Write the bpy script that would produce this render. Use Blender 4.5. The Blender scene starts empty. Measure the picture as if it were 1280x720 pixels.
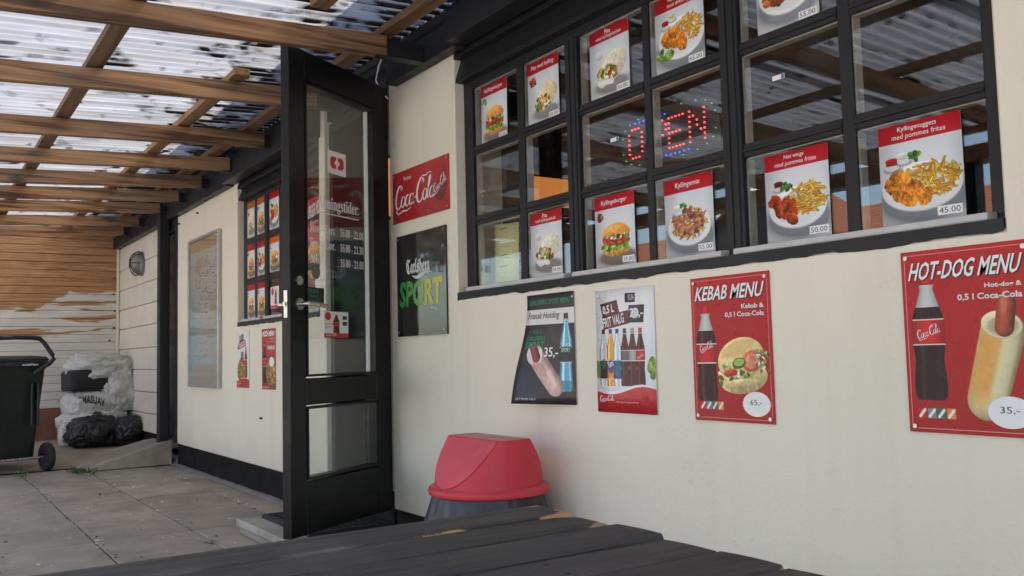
import bpy, bmesh, math, random
import numpy as np
from mathutils import Matrix, Vector, noise as mnoise

random.seed(7)
S = bpy.context.scene
COL = S.collection

# ------------------------------------------------------------------ camera
def cam_basis(yaw, pitch, roll):
    f = Vector((math.sin(yaw)*math.cos(pitch), math.cos(yaw)*math.cos(pitch), math.sin(pitch)))
    r = Vector((math.cos(yaw), -math.sin(yaw), 0)); u = r.cross(f)
    c, s = math.cos(roll), math.sin(roll)
    return c*r+s*u, -s*r+c*u, f
cd = bpy.data.cameras.new('camera'); cam = bpy.data.objects.new('camera', cd); COL.objects.link(cam)
r_, u_, f_ = cam_basis(math.radians(-56.0803), math.radians(4.17117), math.radians(-1.38975))
cam.matrix_world = Matrix(((r_.x, u_.x, -f_.x, 0), (r_.y, u_.y, -f_.y, -2.0), (r_.z, u_.z, -f_.z, 0.91), (0, 0, 0, 1)))
cd.sensor_width = 36; cd.lens = 36*1128.715/1280; cd.clip_start = .02; cd.clip_end = 2000
S.camera = cam

# ------------------------------------------------------------------ world, sun, exposure
SUN_DIR = Vector((.30, .50, .80)).normalized()          # towards the sun: high, behind the building
elev = math.asin(SUN_DIR.z); azim = math.atan2(SUN_DIR.x, SUN_DIR.y)
w = bpy.data.worlds.new("World"); S.world = w; w.use_nodes = True
nt = w.node_tree; bg = nt.nodes['Background']
sky = nt.nodes.new('ShaderNodeTexSky'); sky.sky_type = 'NISHITA'; sky.sun_disc = False
sky.sun_elevation = elev; sky.sun_rotation = azim; sky.dust_density = 2.0
nt.links.new(sky.outputs[0], bg.inputs[0]); bg.inputs[1].default_value = .15
sl = bpy.data.lights.new('sun', 'SUN'); sl.energy = 4.3; sl.angle = math.radians(.5); sl.color = (1, .95, .87)
so = bpy.data.objects.new('sun', sl); COL.objects.link(so)
so.rotation_euler = SUN_DIR.to_track_quat('Z', 'Y').to_euler()
S.view_settings.view_transform = 'Standard'; S.view_settings.look = 'None'
S.view_settings.exposure = 1.92; S.view_settings.gamma = 1
S.cycles.max_bounces = 10; S.cycles.diffuse_bounces = 5; S.cycles.transparent_max_bounces = 16
S.cycles.sample_clamp_indirect = 6; S.cycles.caustics_reflective = False; S.cycles.caustics_refractive = False
S.cycles.use_denoising = True

# ------------------------------------------------------------------ materials
class NT:
    def __init__(s, name):
        s.m = bpy.data.materials.new(name); s.m.use_nodes = True
        s.t = s.m.node_tree; s.b = s.t.nodes['Principled BSDF']; s.out = s.t.nodes['Material Output']
        s._c = None
    def n(s, kind, **kw):
        x = s.t.nodes.new('ShaderNode'+kind)
        for k, v in kw.items():
            if k.startswith('i_'): x.inputs[k[2:].replace('_', ' ')].default_value = v
            else: setattr(x, k, v)
        return x
    def l(s, a, b): s.t.links.new(a, b)
    def coord(s, scale=(1, 1, 1), which='Object'):
        if s._c is None: s._c = s.n('TexCoord')
        mp = s.n('Mapping'); mp.inputs['Scale'].default_value = scale
        s.l(s._c.outputs[which], mp.inputs[0]); return mp.outputs[0]
    def noise(s, scale, stretch=(1, 1, 1), detail=4, rough=.55, dist=0):
        x = s.n('TexNoise'); x.inputs['Scale'].default_value = scale; x.inputs['Detail'].default_value = detail
        x.inputs['Roughness'].default_value = rough; x.inputs['Distortion'].default_value = dist
        s.l(s.coord(stretch), x.inputs['Vector']); return x.outputs['Fac']
    def ramp(s, fac, stops):
        x = s.n('ValToRGB'); e = x.color_ramp.elements
        while len(e) < len(stops): e.new(.5)
        for q, (p, c) in zip(e, stops):
            q.position = p; q.color = (*c, 1) if len(c) == 3 else c
        s.l(fac, x.inputs[0]); return x.outputs[0]
    def mix(s, fac, a, b, mode='MIX'):
        x = s.n('Mix', data_type='RGBA', blend_type=mode)
        for v, i in ((fac, 0), (a, 6), (b, 7)):
            if isinstance(v, (int, float)): x.inputs[i].default_value = v
            elif isinstance(v, tuple): x.inputs[i].default_value = (*v, 1)
            else: s.l(v, x.inputs[i])
        return x.outputs[2]
    def math(s, op, a, b=0.0, clamp=False):
        x = s.n('Math', operation=op); x.use_clamp = clamp
        for v, i in ((a, 0), (b, 1)):
            if isinstance(v, (int, float)): x.inputs[i].default_value = v
            else: s.l(v, x.inputs[i])
        return x.outputs[0]
    def bump(s, h, strength=.3, dist=.01):
        x = s.n('Bump'); x.inputs['Strength'].default_value = strength; x.inputs['Distance'].default_value = dist
        s.l(h, x.inputs['Height']); s.l(x.outputs[0], s.b.inputs['Normal']); return x
    def set(s, col=None, rough=None, metal=None, spec=None):
        for v, k in ((col, 'Base Color'), (rough, 'Roughness'), (metal, 'Metallic'), (spec, 'Specular IOR Level')):
            if v is None: continue
            if isinstance(v, tuple): s.b.inputs[k].default_value = (*v, 1)
            elif isinstance(v, (int, float)): s.b.inputs[k].default_value = v
            else: s.l(v, s.b.inputs[k])
        return s.m

def plain(name, c, rough=.5, metal=0, var=.15, scale=12, bump=.0, spec=.5, stretch=(1, 1, 1)):
    k = NT(name); f = k.noise(scale, stretch, 5)
    col = k.ramp(f, [(.3, tuple(x*(1-var) for x in c)), (.7, tuple(min(1, x*(1+var)) for x in c))])
    rr = k.ramp(k.noise(scale*2.3, stretch), [(.3, (max(0, rough-.08),)*3), (.7, (min(1, rough+.08),)*3)])
    k.set(col, rr, metal, spec)
    if bump: k.bump(k.noise(scale*4, stretch, 6), bump, .004)
    return k.m

def plaster(name, c):
    k = NT(name)
    big = k.noise(.9, (1, 1, .6), 3); drip = k.noise(5, (1.6, 1, .12), 4); fine = k.noise(55, (1, 1, 1), 5, .65)
    col = k.mix(k.ramp(big, [(.35, (0, 0, 0)), (.7, (1, 1, 1))]), c, tuple(x*.93 for x in c))
    col = k.mix(k.math('MULTIPLY', k.ramp(drip, [(.52, (0, 0, 0)), (.78, (1, 1, 1))]), .30), col, (c[0]*.80, c[1]*.76, c[2]*.68))
    spots = k.ramp(k.noise(7, (1, 1, 1), 2), [(.74, (0, 0, 0)), (.77, (1, 1, 1))])
    spots = k.math('MULTIPLY', spots, k.ramp(k.noise(60, (1, 1, 1), 1), [(.62, (0, 0, 0)), (.68, (1, 1, 1))]))
    col = k.mix(k.math('MULTIPLY', spots, .55), col, (.22, .19, .15))
    # splash dirt close to the ground, with an uneven edge
    sep = k.n('SeparateXYZ'); k.l(k.coord(), sep.inputs[0])
    zz = k.math('ADD', sep.outputs[2], k.math('MULTIPLY', k.noise(4, (1, 1, 1), 5), .35))
    dirt = k.ramp(zz, [(.33, (1, 1, 1)), (.55, (0, 0, 0))])
    col = k.mix(k.math('MULTIPLY', dirt, .28), col, (.34, .30, .24))
    cr = k.n('TexVoronoi', feature='DISTANCE_TO_EDGE'); cr.inputs['Scale'].default_value = 1.1
    wv = k.n('TexNoise'); wv.inputs['Scale'].default_value = 3.5; wv.inputs['Detail'].default_value = 6; k.l(k.coord(), wv.inputs['Vector'])
    wa = k.n('VectorMath', operation='MULTIPLY_ADD'); wa.inputs[1].default_value = (.5, .5, .5); k.l(wv.outputs['Color'], wa.inputs[0]); k.l(k.coord(), wa.inputs[2]); k.l(wa.outputs[0], cr.inputs['Vector'])
    crack = k.math('MULTIPLY', k.ramp(cr.outputs['Distance'], [(.0, (1, 1, 1)), (.0035, (0, 0, 0))]), k.ramp(k.noise(1.7, (1, 1, 1), 3), [(.52, (0, 0, 0)), (.60, (1, 1, 1))]))
    col = k.mix(k.math('MULTIPLY', crack, .10), col, (.30, .26, .20))
    scuff = k.math('MULTIPLY', k.ramp(k.noise(2.2, (1, 1, 2.2), 6, .7), [(.60, (0, 0, 0)), (.72, (1, 1, 1))]), .16)
    col = k.mix(scuff, col, (.50, .45, .38))
    k.set(col, .75, 0, .3)
    h = k.math('ADD', k.math('MULTIPLY', fine, .35), k.math('ADD', k.noise(9, (1, 1, .8), 4), k.math('MULTIPLY', k.noise(170, (1, 1, 1), 2), .12)))
    k.bump(h, .5, .010)
    return k.m

def wood(name, dark, light, axis, grey=0.0, rough=.65):
    """sawn timber: grain runs along the axis"""
    k = NT(name); st = [11, 11, 11]; st[axis] = .55
    oi = k.n('ObjectInfo')
    tc = k.n('TexCoord'); ad = k.n('VectorMath', operation='MULTIPLY_ADD'); ad.inputs[1].default_value = (1, 1, 1)
    sc = k.n('VectorMath', operation='SCALE'); sc.inputs[0].default_value = (7, 11, 5); k.l(oi.outputs['Random'], sc.inputs['Scale'])
    k.l(tc.outputs['Object'], ad.inputs[0]); k.l(sc.outputs[0], ad.inputs[2])
    def no(scale, stre, det=5, dist=0):
        mp = k.n('Mapping'); mp.inputs['Scale'].default_value = stre; k.l(ad.outputs[0], mp.inputs[0])
        x = k.n('TexNoise'); x.inputs['Scale'].default_value = scale; x.inputs['Detail'].default_value = det; x.inputs['Distortion'].default_value = dist
        k.l(mp.outputs[0], x.inputs['Vector']); return x.outputs['Fac']
    g = no(2.2, st, 6, .6); st2 = [60, 60, 60]; st2[axis] = 1.2; g2 = no(1.6, st2, 3)
    col = k.ramp(k.math('ADD', k.math('MULTIPLY', g, .7), k.math('MULTIPLY', g2, .3)), [(.40, dark), (.49, tuple(a*.45+b*.55 for a, b in zip(dark, light))), (.60, light)])
    st3 = [9, 9, 9]; st3[axis] = 3.2
    knot = k.ramp(no(1.0, st3, 1), [(.70, (0, 0, 0)), (.78, (1, 1, 1))])
    col = k.mix(k.math('MULTIPLY', knot, .75), col, tuple(x*.35 for x in dark))
    if grey: col = k.mix(k.math('MULTIPLY', k.ramp(no(1.4, (1, 1, 1)), [(.4, (0, 0, 0)), (.65, (1, 1, 1))]), grey), col, (.16, .145, .125))
    tint = k.ramp(oi.outputs['Random'], [(0, (.72, .70, .68)), (1, (1.0, 1.0, 1.0))])
    col = k.mix(1.0, col, tint, 'MULTIPLY')
    k.set(col, rough, 0, .25); k.bump(g2, .35, .004)
    return k.m

def glass(name, tint=(.93, .96, .95), f0=.05, rough=0.0, dirt=.05):
    k = NT(name)
    ge = k.n('NewGeometry'); dp = k.n('VectorMath', operation='DOT_PRODUCT'); k.l(ge.outputs['Incoming'], dp.inputs[0]); k.l(ge.outputs['Normal'], dp.inputs[1])
    c = k.math('ABSOLUTE', dp.outputs['Value']); om = k.math('POWER', k.math('SUBTRACT', 1.0, c), 5.0)
    fr = k.math('ADD', f0, k.math('MULTIPLY', om, 1-f0))
    tr = k.n('BsdfTransparent'); tr.inputs[0].default_value = (*tint, 1)
    gl = k.n('BsdfGlossy'); gl.inputs['Roughness'].default_value = rough
    mx = k.n('MixShader'); k.l(fr, mx.inputs[0]); k.l(tr.outputs[0], mx.inputs[1]); k.l(gl.outputs[0], mx.inputs[2])
    df = k.n('BsdfDiffuse'); df.inputs[0].default_value = (.6, .6, .58, 1)
    d = k.math('MULTIPLY', k.ramp(k.noise(6, (1, 1, .4), 5), [(.5, (0, 0, 0)), (.8, (1, 1, 1))]), dirt)
    m2 = k.n('MixShader'); k.l(d, m2.inputs[0]); k.l(mx.outputs[0], m2.inputs[1]); k.l(df.outputs[0], m2.inputs[2])
    k.l(m2.outputs[0], k.out.inputs[0]); k.t.nodes.remove(k.b)
    return k.m

def black_paint(name, c=(.016, .016, .018), rough=.42):
    k = NT(name)
    chips = k.ramp(k.noise(38, (1, 1, 1), 6, .7), [(.69, (0, 0, 0)), (.71, (1, 1, 1))])
    chips = k.math('MULTIPLY', chips, k.ramp(k.noise(2.5, (1, 1, 1), 2), [(.5, (0, 0, 0)), (.62, (1, 1, 1))]))
    col = k.mix(k.noise(3, (1, 1, 1), 5), tuple(x*.8 for x in c), tuple(x*1.5 for x in c))
    col = k.mix(k.math('MULTIPLY', chips, .8), col, (.12, .115, .105))
    k.set(col, k.ramp(k.noise(9), [(.3, (rough-.08,)*3), (.7, (rough+.12,)*3)]), 0, .28)
    k.bump(k.math('ADD', k.noise(14, (.4, 1, 3), 4), k.math('MULTIPLY', k.noise(90), .25)), .12, .004)
    return k.m

def concrete(name, c, crack=True):
    k = NT(name); oi = k.n('ObjectInfo')
    tc = k.n('TexCoord'); sc = k.n('VectorMath', operation='SCALE'); sc.inputs[0].default_value = (13, 7, 3); k.l(oi.outputs['Random'], sc.inputs['Scale'])
    ge = k.n('NewGeometry')
    def no(scale, det=5, r=.6, vec=None):
        x = k.n('TexNoise'); x.inputs['Scale'].default_value = scale; x.inputs['Detail'].default_value = det; x.inputs['Roughness'].default_value = r
        k.l(ge.outputs['Position'], x.inputs['Vector']); return x.outputs['Fac']
    col = k.ramp(no(3.0, 6), [(.3, tuple(x*.72 for x in c)), (.55, c), (.8, tuple(x*1.18 for x in c))])
    tint = k.ramp(oi.outputs['Random'], [(0, (.84, .83, .82)), (1, (1.06, 1.05, 1.03))])
    col = k.mix(1.0, col, tint, 'MULTIPLY')
    st = k.ramp(no(1.1, 5, .65), [(.52, (0, 0, 0)), (.68, (1, 1, 1))])
    col = k.mix(k.math('MULTIPLY', st, .5), col, tuple(x*.5 for x in c))
    dk = k.ramp(no(4.5, 7, .7), [(.50, (0, 0, 0)), (.66, (1, 1, 1))]); col = k.mix(k.math('MULTIPLY', dk, .38), col, tuple(x*.42 for x in c))
    spk = k.ramp(no(45, 2), [(.66, (0, 0, 0)), (.74, (1, 1, 1))]); col = k.mix(k.math('MULTIPLY', spk, .5), col, (.08, .07, .06))
    spl = k.ramp(no(30, 3), [(.72, (0, 0, 0)), (.76, (1, 1, 1))]); col = k.mix(k.math('MULTIPLY', spl, .35), col, (.55, .52, .47))
    k.set(col, .85, 0, .3); k.bump(k.math('ADD', no(60, 5), no(8, 4)), .3, .006)
    return k.m

M = {}
M['plaster'] = plaster('cream_plaster', (.83, .77, .635))
M['white_board'] = plain('white_board_paint', (.74, .70, .62), .6, var=.07, scale=4, bump=.15)
M['black'] = black_paint('black_paint')
M['black_gloss'] = black_paint('black_door_paint', (.006, .006, .0065), .34)
M['plinth'] = plain('black_plinth_paint', (.008, .0075, .007), .8, var=.35, scale=5, bump=.3, spec=.2)
M['rafter'] = wood('rafter_timber', (.10, .048, .022), (.47, .255, .125), 1, .4)
M['batten'] = wood('batten_timber', (.13, .068, .033), (.33, .19, .10), 0, .25)
M['batten_new'] = wood('new_batten_timber', (.24, .13, .06), (.46, .27, .13), 0)
M['concrete'] = concrete('paving_concrete', (.395, .335, .265))
M['joint'] = plain('joint_sand', (.07, .058, .045), .95, var=.4, scale=20)
M['step'] = concrete('step_concrete', (.42, .385, .33))
M['yard'] = concrete('yard_concrete', (.47, .455, .43))
M['glass'] = glass('window_glass', (.98, .988, .985), .088, 0, .03)
M['door_glass'] = glass('door_glass', (.90, .925, .91), .10, 0, .05)
M['sill'] = plain('grey_sill_paint', (.52, .51, .50), .45, var=.1, scale=10, bump=.1)
M['lining'] = plain('pale_frame_paint', (.50, .47, .41), .5, var=.1)
M['white'] = plain('white_print', (.82, .82, .81), .5, var=.02)
M['offwhite'] = plain('offwhite_print', (.70, .70, .68), .5, var=.04)
M['dark_print'] = plain('dark_print', (.02, .02, .025), .5, var=.1)
M['grey_print'] = plain('grey_print', (.22, .22, .23), .5, var=.1)
M['green_print'] = plain('green_print', (.03, .30, .16), .5, var=.08)
M['red_print'] = plain('red_print', (.50, .015, .022), .45, var=.05)
M['yellow_print'] = plain('yellow_print', (.72, .58, .05), .45, var=.05)
M['paper'] = plain('paper_back', (.75, .75, .73), .7, var=.03)
M['steel'] = plain('brushed_steel', (.55, .54, .52), .3, 1, var=.1, scale=30)
M['alu'] = plain('aluminium_frame', (.50, .50, .49), .42, .8, var=.08)
M['rubber'] = plain('black_rubber', (.02, .02, .021), .75, var=.3, scale=40, bump=.3)
M['bin_plastic'] = plain('dark_green_plastic', (.014, .020, .016), .45, var=.25, scale=4, bump=.08)
M['dark_plastic'] = plain('black_plastic', (.018, .018, .02), .42, var=.2, scale=6)
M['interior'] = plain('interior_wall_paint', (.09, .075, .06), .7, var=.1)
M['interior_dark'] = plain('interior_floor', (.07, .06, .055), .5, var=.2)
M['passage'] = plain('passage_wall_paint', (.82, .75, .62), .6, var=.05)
M['orange_wood'] = wood('orange_timber_panel', (.42, .16, .04), (.70, .32, .09), 2)
M['redbrown'] = plain('red_brown_paint', (.20, .075, .035), .65, var=.25, scale=3, bump=.2)
M['leaf'] = plain('weed_leaf', (.07, .13, .03), .6, var=.4, scale=30)
M['litter'] = plain('litter_flakes', (.62, .55, .45), .8, var=.5, scale=3)
M['litter_dark'] = plain('litter_dark', (.06, .045, .03), .8, var=.5, scale=3)
M['tile'] = plain('orange_roof_tile', (.30, .115, .055), .7, var=.25, scale=6, bump=.2)
M['barge'] = plain('white_barge_paint', (.80, .79, .76), .5, var=.03)
M['brick_wall'] = plain('yellow_brick', (.50, .41, .26), .85, var=.2, scale=10, bump=.3)
M['galv'] = plain('galvanised_flashing', (.24, .235, .23), .5, .5, var=.25, scale=8)

def red_plastic():
    k = NT('red_plastic')
    col = k.mix(k.noise(3, (1, 1, 1), 4), (.52, .018, .034), (.64, .040, .062))
    ge = k.n('NewGeometry'); sp = k.n('SeparateXYZ'); k.l(ge.outputs['Normal'], sp.inputs[0])
    dust = k.math('MULTIPLY', k.ramp(sp.outputs[2], [(.85, (0, 0, 0)), (.97, (1, 1, 1))]), k.ramp(k.noise(11, (1, 1, 1), 5), [(.3, (.45,)*3), (.6, (1, 1, 1))]))
    col = k.mix(k.math('MULTIPLY', dust, .62), col, (.34, .26, .20))
    scr = k.ramp(k.noise(60, (1, 1, 1), 3), [(.70, (0, 0, 0)), (.73, (1, 1, 1))]); col = k.mix(k.math('MULTIPLY', scr, .35), col, (.65, .3, .28))
    k.set(col, k.ramp(k.noise(14), [(.3, (.34,)*3), (.7, (.5,)*3)]), 0, .45); k.bump(k.noise(80), .05, .003)
    return k.m
M['red_plastic'] = red_plastic(); M['red_flap'] = plain('faded_red_flap', (.60, .075, .095), .5, var=.18, scale=7, bump=.05)

def bag_mat(name, a, b, rough, scale, strength=.8):
    k = NT(name)
    v = k.n('TexVoronoi', feature='DISTANCE_TO_EDGE'); v.inputs['Scale'].default_value = scale
    x = k.n('TexNoise'); x.inputs['Scale'].default_value = scale*.6; x.inputs['Detail'].default_value = 4; k.l(k.coord(), x.inputs['Vector'])
    ad = k.n('VectorMath', operation='MULTIPLY_ADD'); ad.inputs[1].default_value = (.35, .35, .35); k.l(x.outputs['Color'], ad.inputs[0]); k.l(k.coord((1, 1, .6)), ad.inputs[2])
    k.l(ad.outputs[0], v.inputs['Vector'])
    n2 = k.noise(scale*1.5, (1, 1, .5), 5, .6, 1.2)
    k.set(k.ramp(n2, [(.3, a), (.7, b)]), rough, 0, .5)
    k.bump(k.math('ADD', v.outputs['Distance'], k.math('MULTIPLY', n2, .6)), strength, .04)
    return k.m
M['bag_black'] = bag_mat('black_bin_bag', (.010, .010, .012), (.018, .018, .021), .28, 5, .15)
M['bag_liner'] = bag_mat('grey_black_liner', (.016, .016, .020), (.036, .036, .042), .42, 4, .5)
M['sack'] = bag_mat('white_woven_sack', (.50, .485, .45), (.70, .685, .65), .34, 9, .35)

def table_paint():
    """black stain, flaked off to bare wood along the edges near the board ends"""
    k = NT('black_stained_plank')
    g = k.noise(3, (14, .8, 14), 5, .6, .4)
    col = k.mix(k.ramp(g, [(.35, (0, 0, 0)), (.65, (1, 1, 1))]), (.012, .012, .013), (.046, .043, .042))
    ge = k.n('NewGeometry'); pt = k.ramp(ge.outputs['Pointiness'], [(.53, (0, 0, 0)), (.58, (1, 1, 1))])
    at = k.n('Attribute', attribute_name='wear')
    fl = k.math('GREATER_THAN', k.math('ADD', at.outputs['Fac'], k.math('MULTIPLY', k.noise(30, (1, .45, 1), 8, .75), 1.3)), 1.36)
    col = k.mix(fl, col, k.mix(k.noise(20, (3, .3, 1), 4), (.28, .15, .06), (.50, .31, .15)))
    spk = k.ramp(k.noise(70, (1, .6, 1), 3), [(.72, (0, 0, 0)), (.75, (1, 1, 1))])
    spk = k.math('MULTIPLY', spk, k.ramp(k.noise(5), [(.5, (0, 0, 0)), (.6, (1, 1, 1))])); col = k.mix(k.math('MULTIPLY', spk, .7), col, (.38, .37, .35))
    dust = k.ramp(k.noise(2.0, (1, 1, 1), 6, .65), [(.4, (0, 0, 0)), (.75, (1, 1, 1))]); col = k.mix(k.math('MULTIPLY', dust, .25), col, (.12, .115, .11))
    k.set(col, k.ramp(k.noise(6, (4, .6, 1)), [(.3, (.42,)*3), (.7, (.62,)*3)]), 0, .4); k.bump(k.math('ADD', g, k.math('MULTIPLY', k.noise(9, (40, 1, 1), 3), .5)), .4, .004)
    return k.m
M['plank'] = table_paint()

def stripped_boards():
    """end wall: white paint over boards, the upper part sanded back to bare orange wood"""
    k = NT('half_stripped_board')
    ge = k.n('NewGeometry'); sep = k.n('SeparateXYZ'); k.l(ge.outputs['Position'], sep.inputs[0])
    def no(scale, st, det=4, dist=0.0):
        mp = k.n('Mapping'); mp.inputs['Scale'].default_value = st; k.l(ge.outputs['Position'], mp.inputs[0])
        x = k.n('TexNoise'); x.inputs['Scale'].default_value = scale; x.inputs['Detail'].default_value = det; x.inputs['Distortion'].default_value = dist
        k.l(mp.outputs[0], x.inputs['Vector']); return x.outputs['Fac']
    # limit of the bare part: 1.70 m near the corner, stepping down to 1.53 m to the left
    lim = k.n('MapRange'); lim.inputs['From Min'].default_value = -.85; lim.inputs['From Max'].default_value = -.50
    lim.inputs['To Min'].default_value = 1.50; lim.inputs['To Max'].default_value = 1.70; lim.clamp = True; k.l(sep.outputs[1], lim.inputs[0])
    d = k.math('SUBTRACT', sep.outputs[2], lim.outputs[0]); d = k.math('ADD', d, k.math('MULTIPLY', k.math('SUBTRACT', no(3, (1, 1.2, 12), 4), .5), .16))
    bare = k.ramp(d, [(0.0, (0, 0, 0)), (.012, (1, 1, 1))])
    # a few scraped streaks lower down
    stz = k.ramp(sep.outputs[2], [(1.12/3, (0, 0, 0)), (1.20/3, (1, 1, 1)), (1.52/3, (1, 1, 1))])
    zz = k.math('DIVIDE', sep.outputs[2], 3.0); stz = k.ramp(zz, [(.375, (0, 0, 0)), (.39, (1, 1, 1))])
    streak = k.ramp(no(1.5, (1, .9, 11), 3, .3), [(.575, (0, 0, 0)), (.60, (1, 1, 1))])
    bare = k.math('MAXIMUM', bare, k.math('MULTIPLY', streak, stz))
    grain = no(2.0, (1, 1.1, 34), 6, 1.6)
    wd = k.ramp(grain, [(.30, (.26, .125, .055)), (.5, (.43, .23, .11)), (.7, (.56, .34, .18))])
    wt = k.ramp(no(3, (1, .8, 5), 4), [(.3, (.60, .57, .51)), (.7, (.74, .71, .65))])
    wt = k.mix(k.math('MULTIPLY', k.ramp(grain, [(.55, (0, 0, 0)), (.7, (1, 1, 1))]), .15), wt, (.40, .30, .2))
    k.set(k.mix(bare, wt, wd), .65, 0, .3); k.bump(grain, .2, .004)
    return k.m
M['stripped'] = stripped_boards()

def roof_sheet():
    """clear corrugated plastic, weathered: cloudy, with dirt and moss lying in streaks along the corrugations; rib shading painted into the valleys"""
    k = NT('weathered_corrugated_plastic')
    ge = k.n('NewGeometry'); sep = k.n('SeparateXYZ'); k.l(ge.outputs['Position'], sep.inputs[0])
    def no(scale, st, det=4, dist=0.0, off=0.0):
        mp = k.n('Mapping'); mp.inputs['Scale'].default_value = st; mp.inputs['Location'].default_value = (off, off*.7, 0); k.l(ge.outputs['Position'], mp.inputs[0])
        x = k.n('TexNoise'); x.inputs['Scale'].default_value = scale; x.inputs['Detail'].default_value = det; x.inputs['Distortion'].default_value = dist
        k.l(mp.outputs[0], x.inputs['Vector']); return x.outputs['Fac']
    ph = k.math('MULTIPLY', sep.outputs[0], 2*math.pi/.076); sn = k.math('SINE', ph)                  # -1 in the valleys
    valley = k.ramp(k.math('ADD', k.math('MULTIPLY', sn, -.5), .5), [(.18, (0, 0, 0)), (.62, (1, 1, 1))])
    # more moss next to the building
    near = k.n('MapRange'); near.inputs['From Min'].default_value = -.95; near.inputs['From Max'].default_value = -.15; near.inputs['To Min'].default_value = 0; near.inputs['To Max'].default_value = .22
    near.clamp = True; k.l(sep.outputs[1], near.inputs[0])
    base = k.math('ADD', no(1.0, (9, 4.2, 1), 6, 1.1), k.math('ADD', near.outputs[0], k.math('MULTIPLY', k.math('SUBTRACT', no(.8, (1, 1, 1), 2, 0, 4), .5), .34)))
    moss = k.math('MULTIPLY', k.ramp(base, [(.55, (0, 0, 0)), (.66, (1, 1, 1))]), valley)
    film = k.ramp(no(1.5, (5, .8, 1), 5), [(.3, (.315, .322, .345)), (.7, (.235, .23, .225))])
    brown = k.ramp(no(1.2, (12, 1.3, 1), 4, 0, 9), [(.50, (0, 0, 0)), (.68, (1, 1, 1))])
    film = k.mix(k.math('MULTIPLY', brown, .6), film, (.215, .18, .135))
    film = k.mix(k.math('MULTIPLY', k.math('MULTIPLY', valley, k.ramp(no(1.3, (8, 1.1, 1), 4, 0, 6), [(.32, (.15,)*3), (.68, (.85,)*3)])), .95), film, (.115, .112, .115))  # valley colour darkened to paint in rib shading, together with dirt film
    tl = k.n('BsdfTranslucent'); k.l(film, tl.inputs[0])
    df = k.n('BsdfDiffuse'); k.l(film, df.inputs[0])
    tr = k.n('BsdfTransparent'); tr.inputs[0].default_value = (.80, .83, .87, 1)
    a = k.n('MixShader'); a.inputs[0].default_value = .22; k.l(tl.outputs[0], a.inputs[1]); k.l(df.outputs[0], a.inputs[2])
    cl = k.ramp(no(2.2, (7, 1.0, 1), 4, 0, 2), [(.3, (.10,)*3), (.7, (.04,)*3)])
    b = k.n('MixShader'); k.l(cl, b.inputs[0]); k.l(a.outputs[0], b.inputs[1]); k.l(tr.outputs[0], b.inputs[2])
    gl = k.n('BsdfGlossy'); gl.inputs['Roughness'].default_value = .25
    c = k.n('MixShader'); c.inputs[0].default_value = .04; k.l(b.outputs[0], c.inputs[1]); k.l(gl.outputs[0], c.inputs[2])
    md = k.n('BsdfDiffuse'); md.inputs[0].default_value = (.040, .037, .030, 1)
    e = k.n('MixShader'); k.l(moss, e.inputs[0]); k.l(c.outputs[0], e.inputs[1]); k.l(md.outputs[0], e.inputs[2])
    k.l(e.outputs[0], k.out.inputs[0]); k.t.nodes.remove(k.b)
    return k.m
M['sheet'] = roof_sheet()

def emis(name, c, s):
    k = NT(name); k.set(tuple(x*.3 for x in c), .4)
    f = k.noise(30); col = k.ramp(f, [(.3, tuple(x*.85 for x in c)), (.7, c)])
    k.l(col, k.b.inputs['Emission Color']); k.b.inputs['Emission Strength'].default_value = s; return k.m
M['led_red'] = emis('red_led', (1, .06, .05), 1.0); M['led_blue'] = emis('blue_led', (.05, .1, 1), .6); M['led_green'] = emis('green_led', (.05, .8, .2), .18)
M['added_glow'] = emis('orange_added_glow', (1, .36, .09), .16)  # glow added so the orange panels show in the dark interior

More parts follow.
